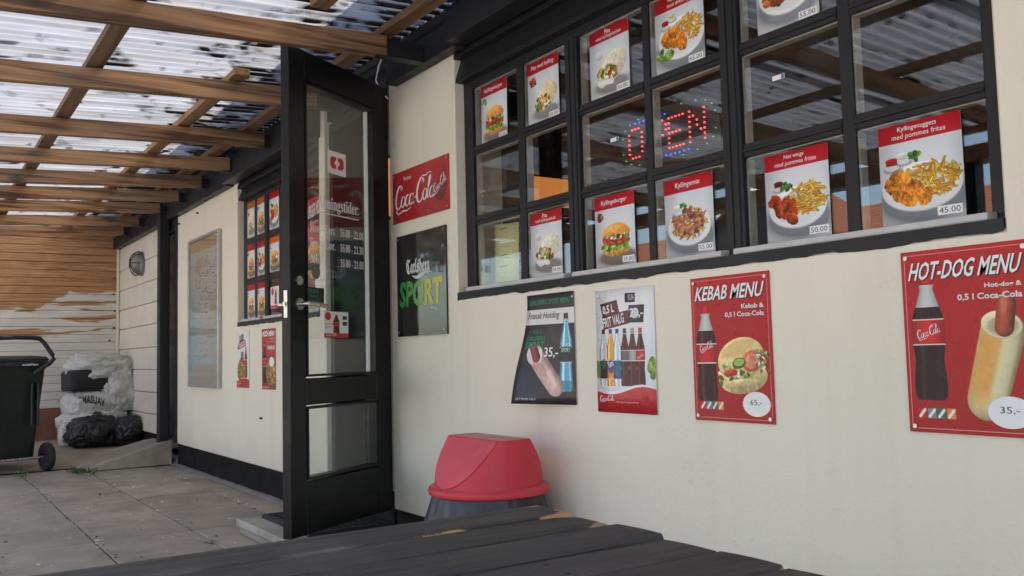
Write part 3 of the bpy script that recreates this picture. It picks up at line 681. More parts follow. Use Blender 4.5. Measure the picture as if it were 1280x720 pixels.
# ---- door opening, inside passage, rooms
bpart(MB().box(-4.898, .03, .10, -4.85, .22, 2.27).box(-4.105, .03, .10, -4.055, .22, 2.27).box(-4.849, .031, 2.215, -4.106, .22, 2.289), 'door_frame', M['black'], bevel=.003)
bpart(MB().box(-4.897, .0, .04, -4.06, .30, .155), 'threshold', M['plinth'], bevel=.004)
bpart(MB().box(-5.05, .26, .10, -4.985, 2.2, 2.6), 'passage_wall', M['passage'])
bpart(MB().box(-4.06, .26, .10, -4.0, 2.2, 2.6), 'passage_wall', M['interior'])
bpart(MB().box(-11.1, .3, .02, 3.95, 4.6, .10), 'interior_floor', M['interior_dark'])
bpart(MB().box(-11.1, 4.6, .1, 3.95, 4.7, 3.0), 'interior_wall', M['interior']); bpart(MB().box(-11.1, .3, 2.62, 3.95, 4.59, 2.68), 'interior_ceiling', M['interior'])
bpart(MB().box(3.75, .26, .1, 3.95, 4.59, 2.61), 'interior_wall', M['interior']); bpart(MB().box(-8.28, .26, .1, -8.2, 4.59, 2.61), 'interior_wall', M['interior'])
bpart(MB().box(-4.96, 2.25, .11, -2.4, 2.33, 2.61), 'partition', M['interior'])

for x, z in ((-8.22, 2.13), (-7.62, 2.14), (-6.02, .52)): bpart(MB().cyl((x, .002, z), (0, -1, 0), .007, .02, 8), 'hook', M['rubber'])
bpart(MB().tube([(-4.03, -.012, 2.20), (-4.06, -.03, 2.24), (-4.10, -.045, 2.31), (-4.04, -.055, 2.37), (-3.98, -.06, 2.40)], .004, 6), 'cable', M['offwhite'], smooth=True)

# ---- the open glass door (local frame: x towards the hinge, -y towards the viewer)
ddir = Vector((.513, -.859, 0)); drz = math.atan2(.859, -.513)
DW, DZ0, DZ1 = .768, .168, 2.262; DT = .046
d = MB()
d.box(-DW, -.0, DZ0, -DW+.105, DT, DZ1).box(-.128, 0, DZ0, 0, DT, DZ1)
d.box(-DW+.105, .001, 2.130, -.128, DT-.001, DZ1).box(-DW+.105, .001, .712, -.128, DT-.001, .826).box(-DW+.105, .001, DZ0, -.128, DT-.001, .39)
door = d.build('door', M['black_gloss'], bld, bevel=.003)
door.location = Vector((-4.052, -.004, 0))-B0; door.rotation_euler = (0, 0, drz)
door['label'] = 'black framed glass door standing open'
pl = MB()
for a, b in ((.833, 2.123), (.397, .705)):
    for x0, x1 in ((-DW+.106, -DW+.118), (-.142, -.129)): pl.box(x0, -.003, a, x1, DT+.003, b)
    pl.box(-DW+.118, -.003, a, -.142, DT+.003, a+.010).box(-DW+.118, -.003, b-.010, -.142, DT+.003, b)
pl.build('glazing_bead', M['black_gloss'], door)
MB().box(-.145, DT*.5+.004, .834, -.141, DT+.004, 2.12).build('glazing_seal', M['offwhite'], door)
MB().box(-DW+.108, .018, .835, -.131, .026, 2.121).build('pane', M['door_glass'], door)
MB().box(-DW+.108, .018, .399, -.131, .026, .703).build('pane', M['door_glass'], door)
MB().box(-DW+.112, -.004, DZ0+.10, -.136, .0005, .262).build('bottom_board', M['black_gloss'], door, bevel=.003)
hm = MB(); hm.cyl((-.712, 0, 1.143), (0, -1, 0), .026, .010, 18).cyl((-.712, -.01, 1.143), (0, -1, 0), .010, .045, 12)
hm.tube([(-.712, -.052, 1.143), (-.69, -.056, 1.143), (-.64, -.056, 1.141), (-.60, -.055, 1.136), (-.577, -.052, 1.131)], [.010, .0105, .010, .009, .007], 10); hm.build('handle', M['steel'], door, smooth=True)
hm = MB(); hm.cyl((-.712, DT, 1.143), (0, 1, 0), .026, .010, 18).tube([(-.712, DT+.01, 1.143), (-.712, DT+.055, 1.143), (-.69, DT+.058, 1.143), (-.60, DT+.055, 1.136)], .0095, 10); hm.build('handle', M['steel'], door, smooth=True)
MB().cyl((-.712, 0, 1.243), (0, -1, 0), .021, .009, 18).build('lock_cylinder', M['steel'], door, smooth=True)
MB().box(-DW-.002, .014, 1.085, -DW+.001, .032, 1.20).box(-DW-.012, .018, 1.132, -DW-.001, .03, 1.15).build('latch_plate', M['steel'], door)
for z in (.42, 1.2, 2.0): MB().cyl((.008, DT*.5, z-.05), (0, 0, 1), .009, .1, 10).build('hinge', M['steel'], door, smooth=True)
YG = .0165; tb = MB()
put_text(tb, '𝐀𝐛𝐧𝐢𝐧𝐠𝐬𝐭𝐢𝐝𝐞𝐫:', -.552, 1.568, -.240, 1.640, YG); put_text(tb, '°', -.542, 1.640, -.526, 1.656, YG)
tb.box(-.552, YG-.0003, 1.560, -.240, YG, 1.5645); tb.build('heading', M['white'], door)
for z, a, b in ((1.468, '𝐌𝐚𝐧. - 𝐓𝐨𝐫𝐬.', '𝟏𝟔.𝟎𝟎 - 𝟐𝟏.𝟎𝟎'), (1.398, '𝐅𝐫𝐞. - 𝐋ø𝐫.', '𝟏𝟔.𝟎𝟎 - 𝟐𝟏.𝟑𝟎'), (1.328, '𝐒ø𝐧.', '𝟏𝟔.𝟎𝟎 - 𝟐𝟏.𝟎𝟎')):
    tb = MB(); put_text(tb, a, -.612, z, -.425 if z > 1.35 else -.54, z+.042, YG); tb.build('day_lettering', M['white'], door)
    tb = MB(); put_text(tb, b, -.390, z, -.203, z+.038, YG); tb.build('opening_hours', M['white'], door)
dk = MB(); dk.box(-.478, YG-.0006, 1.752, -.340, YG, 1.858); dk.build('card_sticker', M['white'], door)
dk = MB()
for sx in (-1, 1):
    pts = [(-.409+sx*.006, 1.777), (-.409+sx*.040, 1.777), (-.409+sx*.052, 1.792), (-.409+sx*.052, 1.818), (-.409+sx*.040, 1.833), (-.409+sx*.006, 1.833), (-.409+sx*.006, 1.820), (-.409+sx*.022, 1.805), (-.409+sx*.006, 1.790)]
    dk.add([(x, YG-.0010, z) for x, z in pts], [(0, 1, 2, 8), (2, 3, 7, 8), (3, 4, 5, 6), (3, 6, 7)])
dk.build('card_emblem', M['red_print'], door)
st = MB(); st.box(-.648, YG-.0006, 1.150, -.515, YG, 1.222); st.build('small_sticker', M['dark_print'], door)
st = MB(); put_text(st, 'SPORT', -.632, 1.195, -.552, 1.215, YG-.001, bold=.02); put_text(st, 'MENU', -.632, 1.175, -.552, 1.190, YG-.001); put_text(st, 'TILBUD', -.632, 1.157, -.552, 1.170, YG-.001); stuff(st.build('sticker_lettering', M['green_print'], door))
st = MB(); st.loft([oval(-.571, 0, .030, .030, 0, 28)]); st.v = [(x, YG-.0005, 1.290+y) for x, y, z in st.v]; st.f = [tuple(range(28))]; st.mi = [0]; st.build('round_sticker', M['galv'], door)

# ---- far planked side of the building with its own dark door
bpart(MB().box(-10.95, .03, .10, -8.98, .25, 3.02), 'side_wall', M['white_board'])
bw = bld.children[-1]
zz = [.225, .41, .62, .84, 1.06, 1.285, 1.50, 1.72, 1.945, 2.20]
for a, b in zip(zz[:-1], zz[1:]):
    bd = MB(); bd.loft([[(x, .031, a+.004), (x, .004, a+.004), (x, .000, a+.009), (x, .004, b-.004), (x, .031, b-.004)] for x in (-10.94, -8.985)]); bpart(bd, 'board', M['white_board'], bw)
bpart(MB().box(-10.95, .012, -.02, -8.98, .03, .222), 'plinth', M['plinth'])
bpart(MB().box(-8.975, -.012, .20, -8.90, .1, 2.196).box(-8.38, -.012, .20, -8.305, .1, 2.196).box(-8.899, -.011, 2.09, -8.381, .1, 2.195), 'door_frame', M['black'], bevel=.003)
fd = bpart(MB().box(-8.895, .03, .235, -8.385, .075, 2.085), 'back_door', M['black'], bevel=.003)
for x0, x1, z0, z1 in ((-8.82, -8.46, .36, 1.05), (-8.82, -8.46, 1.2, 1.95)): bpart(MB().box(x0, .022, z0, x1, .031, z1), 'door_panel', M['black_gloss'], fd, bevel=.006)
bpart(MB().cyl((-8.85, .03, 1.13), (0, -1, 0), .011, .05, 10).tube([(-8.85, -.02, 1.13), (-8.74, -.02, 1.13)], .009, 8), 'handle', M['steel'], fd, smooth=True)

# ================================================================== STEP, RAMP, MAT
st = MB(); st.box(-4.84, -.535, .042, -3.92, .0, .080); sp = st.build('door_step', M['step'], off=(-4.4, -.27, 0), bevel=.006); sp.location = (-4.4, -.27, 0)
tag(sp, 'low concrete step of two courses in front of the open glass door', 'step')
MB().box(-4.825, -.520, .0, -3.93, .0, .041).build('lower_course', M['concrete'], sp, off=(-4.4, -.27, 0), bevel=.006)
ra = MB()
A = [(-8.40, -.76, .005), (-8.40, -.02, .008), (-8.40, -.02, .215), (-8.40, -.10, .205), (-8.40, -.70, .030)]
ra.loft([A, [(-8.47, p[1], p[2]) for p in A], [(-9.05, p[1]-.02, p[2]*(.92 if p[2] > .1 else 1)) for p in A], [(-9.25, p[1]-.02, max(p[2]*.75, .004)) for p in A], [(-9.6, p[1]-.02, max(p[2]*.40, .003)) for p in A]])
ro = ra.build('concrete_ramp', M['concrete'], off=(-9, -.4, 0), bevel=.008); ro.location = (-9, -.4, 0); tag(ro, 'sloping concrete ramp up to the dark back door beside the post', 'ramp')
mt = thing('door_mat', 'black rubber grid doormat lying on the step under the glass door', 'doormat', (-4.42, -.20, .081))
mb = MB(); mb.box(-.31, -.20, 0, .31, .20, .006); mb.build('backing', M['rubber'], mt)
mb = MB()
for i in range(17): x = -.30+i*.0375; mb.box(x-.006, -.195, .006, x+.006, .195, .016)
for j in range(10): y = -.19+j*.0422; mb.box(-.305, y-.005, .0055, .305, y+.005, .0155)
mb.build('ribs', M['rubber'], mt); mb = MB(); mb.box(-.335, -.225, -.0005, .335, -.2, .020).box(-.335, .2, -.0005, .335, .225, .020).box(-.335, -.2, -.0005, -.31, .2, .020).box(.31, -.2, -.0005, .335, .2, .020); mb.build('rim', M['rubber'], mt, bevel=.003)

# ================================================================== TERRACE ROOF
T0 = Vector((-4, -3.2, 0))
tr = thing('terrace_roof', 'lean-to terrace roof of brown rafters and clear corrugated sheets along the wall', 'roof', T0)
def tpart(mb, name, mat, parent=None, **kw): return mb.build(name, mat, parent or tr, off=T0, **kw)
rb_z = lambda y: 2.255+.050*(y+.1)
RX = [-10.12, -9.37, -8.49, -7.81, -7.10, -6.37, -5.55, -4.52, -3.58, -2.62, -1.70, -.78, .15, 1.1, 2.05, 3.0]
for i, x in enumerate(RX):
    ye = {8: -.245, 7: -.20, 6: -.14}.get(i, -.115 if i < 8 else -.25); hh = .096+random.uniform(-.004, .004); t = .023
    n = 10; rings = []
    for q in range(n+1):
        y = ye+(-3.42-ye)*q/n; z = rb_z(y)+.004*mnoise.noise((x*3, y*1.1, 0)); sx = x+.006*mnoise.noise((x*5, y*.9, 7))
        rings.append([(sx-t, y, z), (sx+t, y, z), (sx+t, y, z+hh), (sx-t, y, z+hh)])
    tpart(MB().loft(rings), 'rafter', M['rafter'], bevel=.003)
top = lambda y: rb_z(y)+.102
for y, x0, x1, mat, hz in ((-1.29, -10.93, 3.2, 'batten', .036), (-.63, -10.93, -4.40, 'batten_new', .036), (-.23, -10.93, 3.2, 'batten', .036), (-2.0, -10.93, 3.2, 'batten', .036), (-2.66, -10.93, 3.2, 'batten', .036), (-3.30, -10.93, 3.2, 'batten', .036), (-.63, -3.4, 3.2, 'batten', .036)):
    tpart(MB().box(x0, y-.038, top(y)+.001, x1, y+.038, top(y)+hz), 'batten', M[mat], bevel=.003)
for i, x in enumerate(RX):
    ye = {8: -.245, 7: -.20, 6: -.14}.get(i, -.115 if i < 8 else -.25); tpart(MB().box(x-.028, ye-.05, rb_z(ye)-.004, x+.028, -.067 if i < 9 else -.107, rb_z(ye)-.001).box(x-.028, ye+.001, rb_z(ye)-.001, x+.028, -.067 if i < 9 else -.107, rb_z(ye)+.075), 'hanger', M['black'])
tpart(MB().box(-10.95, -.085, 2.405, 3.3, -.004, 2.43), 'flashing', M['galv'], bevel=.004)
tpart(MB().box(-10.9, -3.28, 1.985, 3.2, -3.12, 2.085), 'outer_beam', M['rafter'], bevel=.004)
for x in (-10.3, -6.6, -2.92, .9, 3.0): tpart(MB().box(x-.05, -3.25, 0, x+.05, -3.15, 1.984), 'post', M['black'], bevel=.004)
# corrugated sheets, 26 half waves wide, overlapping by one wave
P_ = .076
nsh = 14; x = -10.96
zc = lambda y: top(y)+.046
k0 = math.ceil(x/P_)
for i in range(nsh):
    a = (k0+i*13)*P_; b = a+14*P_; nseg = 14*6; rings = []
    lift = .003 if i % 2 else 0
    for y in (-.09, -.6, -1.2, -1.9, -2.6, -3.46):
        sag = .006*math.sin((y+.63)*4.7)
        rings.append([(a+(b-a)*q/nseg, y+.012*mnoise.noise((i, 0, y)), zc(y)+lift+sag*.3+(.0125)*math.sin(2*math.pi*(a+(b-a)*q/nseg)/P_)) for q in range(nseg+1)])
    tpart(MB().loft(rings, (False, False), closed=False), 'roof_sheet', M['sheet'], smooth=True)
# black post beside the back door
px_ = MB(); px_.box(-8.575, -.115, .01, -8.485, -.025, 2.25); tpart(px_, 'support_post', M['black'], bevel=.006)
tpart(MB().box(-8.60, -.14, .004, -8.46, -.0, .03).box(-8.584, -.124, .03, -8.476, -.016, .09), 'post_shoe', M['plinth'], bevel=.003)

# ================================================================== BOARDED END WALL
E0 = Vector((-11.0, -1.8, 0))
ew = thing('boarded_wall', 'end wall of horizontal boards, white below and sanded to bare wood above', 'wall', E0)
def epart(mb, name, mat, **kw): return mb.build(name, mat, ew, off=E0, **kw)
epart(MB().box(-11.10, -3.45, .0, -10.972, .25, 2.42), 'backing', M['redbrown'])
z = .445; bh = .0885
while z < 2.33:
    h = bh-.0020; j = random.uniform(-.002, .002)
    epart(MB().loft([[(-10.975, y, z), (-10.952+j, y, z), (-10.948+j, y, z+.005), (-10.950+j, y, z+h-.006), (-10.956+j, y, z+h), (-10.975, y, z+h)] for y in (-3.44, -.004)]), 'board', M['stripped']); z += bh
epart(MB().box(-10.975, -3.44, .02, -10.945, -.004, .440), 'base_panel', M['redbrown'], bevel=.004)
epart(MB().box(-10.952, -.030, .445, -10.925, -.003, 2.2), 'corner_trim', M['white_board'], bevel=.003)
for y, z in ((-.05, 1.87), (-.06, 1.69), (-.05, 1.50), (-.055, 1.31), (-.10, 1.17), (-.12, 1.02)): epart(MB().cyl((-10.948, y, z), (1, 0, 0), .011, .012, 8), 'bolt_head', M['dark_plastic'])

# ================================================================== BULKHEAD LAMP
bl = thing('bulkhead_lamp', 'old round caged bulkhead lamp on the white planks', 'lamp', (-9.74, -.001, 1.92))
def ovy(a, b, y, n=28): return [(a*math.cos(2*math.pi*i/n), y, b*math.sin(2*math.pi*i/n)) for i in range(n)]
MB().loft([ovy(.098, .125, 0), ovy(.098, .125, -.03), ovy(.088, .115, -.042)]).build('base', M['galv'], bl, smooth=True)
k = NT('dusty_lamp_glass'); k.set(k.ramp(k.noise(9, (1, 1, 1), 5), [(.3, (.10, .095, .08)), (.7, (.34, .32, .27))]), .25, 0, .5); k.bump(k.noise(20), .2); lampm = k.m
MB().loft([ovy(.082*math.cos(a), .108*math.cos(a), -.042-.075*math.sin(a)) for a in [i*math.pi/2/7*.97 for i in range(8)]]).build('glass_dome', lampm, bl, smooth=True)
for s in (-.45, 0, .45): MB().tube([(s*.16*math.cos(t), -.042-.088*math.sin(t)*math.sqrt(max(.2, 1-s*s)), .120*math.cos(t)) for t in [i*math.pi/10 for i in range(11)]], .004, 6).build('cage_bar', M['dark_plastic'], bl, smooth=True)
MB().tube([(.092*math.cos(t), -.042-.084*math.sin(t), 0) for t in [i*math.pi/10 for i in range(11)]], .004, 6).build('cage_bar', M['dark_plastic'], bl, smooth=True)

# ================================================================== SIGNS AND POSTERS
SC = '@script'
def script_shape():
    """flowing pen-drawn wordmark: slanted loops with thick down-strokes, box 0..1"""
    V, F = [], []
    def pen(pts, w0=.17):
        P = [Vector((x, y)) for x, y in pts]; o = len(V)
        for i, p in enumerate(P):
            d = (P[min(i+1, len(P)-1)]-P[max(i-1, 0)]).normalized(); n = Vector((-d.y, d.x)); e = min(1, .35+1.3*min(i, len(P)-1-i)/len(P)*2)
            wv = w0*(.32+.78*abs(d.y*.95+d.x*.25))*e; V.append(p+n*wv/2); V.append(p-n*wv/2)
        for i in range(len(P)-1): F.append((o+2*i, o+2*i+1, o+2*i+3, o+2*i+2))
    def arc(cx, cy, rx, ry, a0, a1, n=22): return [(cx+rx*math.cos(math.radians(a0+(a1-a0)*i/n)), cy+ry*math.sin(math.radians(a0+(a1-a0)*i/n))) for i in range(n+1)]
    def bigC(x, tail): 
        pen(arc(x+.62, 1.0, .58, 1.05, 55, 325, 30), .27); pen(arc(x+.86, 1.72, .16, .20, -70, 200, 16), .13)
        if tail: pen([(x+.25, 2.02), (x+.7, 2.22), (x+1.3, 2.12), (x+1.75, 2.30), (x+2.3, 2.20)], .16)
    def o_(x): pen(arc(x+.36, .50, .31, .48, 80, 450, 26), .20)
    def c_(x): pen(arc(x+.38, .50, .33, .50, 55, 330, 24), .21)
    def a_(x): pen(arc(x+.36, .50, .31, .48, 50, 410, 26), .19); pen([(x+.66, .98), (x+.64, .60), (x+.64, .25), (x+.72, .04), (x+.86, .08), (x+.96, .22)], .19)
    bigC(0, False); o_(1.05); c_(1.80); a_(2.48); pen([(3.36, .52), (3.55, .56), (3.74, .52)], .22)
    bigC(3.72, True); o_(4.78); pen([(5.50, .55), (5.72, 1.1), (5.86, 1.75), (5.80, 2.02), (5.66, 1.9), (5.60, 1.3), (5.60, .5), (5.66, .10), (5.80, .04), (5.92, .2)], .19); a_(5.92)
    pen([(.55, -.02), (.35, -.30), (.75, -.52), (1.5, -.36), (2.3, -.42), (2.9, -.22)], .24)
    v = np.array([(p.x+p.y*.22, p.y+p.x*.02) for p in V]); return v, F
_tc[(SC, 0.0)] = script_shape()
def swoosh(mb, x0, x1, z, amp, t, y, disp=None, n=14):
    for i in range(n):
        pts = []
        for q, s in ((i, 1), (i+1, 1), (i+1, -1), (i, -1)):
            u = q/n; x = x0+(x1-x0)*u; zz = z+amp*math.sin(u*2*math.pi)*(1-.3*u); th = t*math.sin(math.pi*min(1, u*1.02+.02))**.7
            pts.append((x, y+(disp(x, zz) if disp else 0), zz+s*th/2))
        mb.add(pts, [(3, 2, 1, 0)])
# --- Coca-Cola enamel sign
im = Img(300, 134, (.72, .10, .13)); im.vgrad((.74, .10, .14), (.66, .08, .12)); im.ell(.86, .20, .115, .16, (.50, .05, .08), shade=.5); im.ell(.86, .20, .105, .145, (.58, .07, .09), shade=.4)
cs = sheet('drink_sign', .555, .25, print_mat('red_drink_sign', im, .22, .5), 'red metal Coca-Cola sign with white script beside the open door', 'sign', (-3.727, -.006, 1.561), thick=.005, edge=M['red_print'])
p = Prints(cs); p.text('script_lettering', M['white'], SC, .05, .20, .78, .84); p.text('small_lettering', M['white'], 'Enjoy', .22, .13, .36, .22); p.text('badge_lettering', M['white'], SC, .75, .36, .97, .60, rot=.35, y=-.0014)
pass
p.done(); screws(cs, [(-.262, .236), (.262, .236), (-.262, .014), (.262, .014)], .005)
# --- Carlsberg Sport board
im = Img(240, 244, (.13, .125, .12)); im.vgrad((.13, .125, .115), (.15, .145, .135)); im.rect(0, 0, .11, 1.1, (.05, .055, .075))
for i in range(60): im.ell(im.rs.rand(), im.rs.rand()*1.02, .10, .012, (.19, .18, .16), soft=.8, alpha=.15)
sb = sheet('drink_board', .482, .487, print_mat('sport_board', im, .06, .8), 'black glossy Carlsberg Sport board with green and yellow lettering', 'sign', (-3.723, -.010, 1.006), thick=.008, edge=M['dark_print'])
p = Prints(sb)
p.text('brand_lettering', M['offwhite'], '𝕮𝖆𝖗𝖑𝖘𝖇𝖊𝖗𝖌', .21, .25, .69, .43, bold=.015); swoosh(p.mb('brand_lettering', M['offwhite']), -.08, .12, .285, -.012, .020, -.0012)
k = NT('green_to_yellow_print'); sx = k.n('SeparateXYZ'); k.l(k.coord(), sx.inputs[0]); mr = k.n('MapRange'); mr.inputs['From Min'].default_value = -.2; mr.inputs['From Max'].default_value = .2; k.l(sx.outputs[0], mr.inputs[0])
k.set(k.ramp(mr.outputs[0], [(.0, (.02, .25, .05)), (.45, (.12, .42, .06)), (.62, (.50, .55, .05)), (1, (.66, .58, .03))]), .4)
p.text('sport_lettering', k.m, 'SPORT', .06, .46, .93, .72, bold=.035, shear=.06); p.text('small_lettering', M['offwhite'], 'MENU', .66, .74, .84, .77, bold=.02); p.done()
screws(sb, [(-.225, .47), (.225, .47), (-.225, .02), (.225, .02)], .005)
# --- Fransk Hotdog banner, its lower left corner curling off the wall
WV = 'menu posters screwed to the cream wall under the window'
im = Img(280, 400, (.12, .11, .12), 3); im.vgrad((.13, .115, .115), (.12, .12, .145))
for i in range(26): im.ell(im.rs.rand(), im.rs.rand()*1.43, .12*im.rs.rand()+.05, .09, ((.27, .20, .16), (.10, .09, .10))[i % 2], soft=.8, alpha=.5, rot=im.rs.rand()*3)
im.ell(.5, .78, .2, .25, (.30, .23, .19), soft=.9, alpha=.6); im.rect(0, .20, 1, .40, (.88, .86, .83)); im.ell(.12, 1.30, .30, .28, (.16, .17, .22), soft=.6, alpha=.8)
im.bottle(.83, .27, 1.26, .115, (.45, .68, .80), (.27, .14, .13), (.20, .16, .16), 1, (.75, .85, .9), (.44, .63)); im.rect(.735, .70, .925, .775, (.12, .36, .22))
for v in (1.16, 1.22): im.ell(.83, v, .10, .03, (.15, .50, .62), alpha=.7, soft=.5)
im.cap(.30, .80, .66, 1.20, .130, (.86, .72, .68), .30, .12); im.ell(.27, .79, .15, .13, (.90, .86, .84), rot=.8, shade=.1); im.cap(.22, .68, .31, .83, .066, (.62, .24, .24), .45, .1); im.ell(.40, .98, .12, .05, (.74, .52, .48), rot=.6, soft=.8, alpha=.6); im.cap(.55, 1.02, .66, 1.18, .05, (.93, .80, .76), .2)
curl = lambda x, z: -.004-.088*max(0, (.5-x/.292))**1.3*max(0, 1-z/.40)**1.25 - .006*math.sin(z*16)*max(0, .5-x/.292)
fh = sheet('menu_banner', .292, .410, print_mat('french_hotdog_banner', im, .35), 'dark French hotdog banner whose lower left corner curls off the wall', 'poster', (-2.716, -.001, .722), WV, curl, .001, 10, 14)
p = Prints(fh, curl); p.text('headline', M['green_print'], 'CARLSBERG SPORT MENU', .05, .05, .93, .095, bold=.01); p.text('title', M['dark_print'], 'Fransk Hotdog', .05, .165, .70, .245, shear=.25)
p.text('offer_lettering', M['green_print'], '+ 0,5 L', .10, .325, .36, .365); p.text('offer_lettering', M['green_print'], 'CARLSBERG', .07, .385, .43, .425, bold=.01); p.text('offer_lettering', M['green_print'], 'SPORT', .07, .435, .43, .50, bold=.01)
p.text('price', M['white'], '35,-', .44, .49, .69, .59, bold=.015); p.text('bottle_lettering', M['white'], 'Sport', .75, .45, .91, .49); p.text('label_lettering', M['white'], 'SPORT', .75, .50, .91, .535); p.text('small_print', M['offwhite'], 'DET FRISKE VALG', .06, .945, .36, .965); p.done()
screws(fh, [(.135, .39), (.135, .03)], .004); 
# --- 0.5 L frit valg
im = Img(280, 392, (.90, .90, .90), 4); im.vgrad((.92, .915, .91), (.90, .90, .90))
im.ell(.5, .95, .48, .42, (.83, .86, .88), soft=.4, alpha=.5)
for cx, c in ((.05, (.85, .35, .2)), (.02, (.5, .65, .25)), (.97, (.62, .74, .22)), (.94, (.55, .66, .2))): im.blobs(cx, .90, .06, .09, 10, .03, [c, tuple(q*.8 for q in c)])
for cx, c, liq, lab in ((.13, (.15, .14, .17), (.80, .82, .84), (.10, .10, .11)), (.255, (.12, .18, .50), (.93, .60, .15), (.90, .55, .12)), (.37, (.12, .2, .58), (.80, .84, .88), (.10, .28, .55)), (.50, (.16, .13, .18), (.26, .07, .06), (.42, .38, .38)), (.63, (.62, .60, .62), (.28, .08, .07), (.66, .64, .64)), (.76, (.80, .12, .14), (.26, .06, .06), (.78, .12, .14))):
    im.bottle(cx, .455, 1.10, .072, liq, c, lab, 1, (.9, .9, .9), (.38, .56) if liq[0] < .5 else (.55, .88))
im.ell(.255, .88, .05, .07, (.20, .18, .55), alpha=.8, soft=.3); im.ell(.37, .90, .05, .08, (.15, .45, .5), alpha=.7, soft=.5); im.ell(.13, .85, .035, .05, (.25, .5, .2), alpha=.7, soft=.5)
sw = im.Y > 1.13-.035*np.cos((im.X-.75)*6.2)-.02*im.X; im.a[sw & (im.Y > 1.0)] = (.92, .92, .92); sw2 = im.Y > 1.16-.040*np.cos((im.X-.78)*6.0)-.02*im.X; im.a[sw2] = (.76, .13, .16)
im.rect(.10, .14, .40, .295, (.38, .12, .15), rot=-.12, shear=-.15); im.rect(.12, .28, .58, .43, (.40, .12, .15), rot=-.14); im.rect(.52, .06, .69, .165, (.22, .12, .15), rot=.03); im.rect(.57, .20, .83, .395, (.15, .13, .15), rot=.02, shear=.1); im.ell(.68, .29, .07, .06, (.85, .85, .85), alpha=.9)
wave = lambda x, z: -.0035-.003*math.sin(z*9+1)*(.5-x)
hv = sheet('menu_poster', .297, .417, print_mat('half_litre_poster', im, .3), 'white 0.5 L drinks poster with a row of soda bottles', 'poster', (-2.301, -.001, .704), WV, wave, .001, 4, 8)
p = Prints(hv, wave); p.text('headline', M['white'], '0,5 L', .13, .125, .33, .205, bold=.03, rot=.13); p.text('headline', M['white'], 'FRIT VALG', .13, .215, .50, .295, bold=.02, rot=.15); p.text('price', M['white'], '20,-', .60, .165, .82, .25, bold=.02); p.text('price', M['white'], 'KUN', .58, .055, .67, .10)
p.text('script_lettering', M['white'], SC, .05, .855, .30, .92); p.text('small_print', M['offwhite'], 'mad og god smag til en hver', .33, .905, .72, .922); p.text('bottle_lettering', M['white'], SC, .71, .535, .82, .56, rot=.3); p.text('label_lettering', M['white'], 'Fanta', .21, .58, .30, .63, bold=.02, rot=.4)
p.disc('badge', M['offwhite'], .82, .895, .075, .058); p.text('badge_lettering', M['red_print'], '❙❙❙', .77, .86, .87, .93, y=-.0016); p.done(); screws(hv, [(-.132, .40), (.132, .402), (-.132, .03), (.132, .02)], .0055)
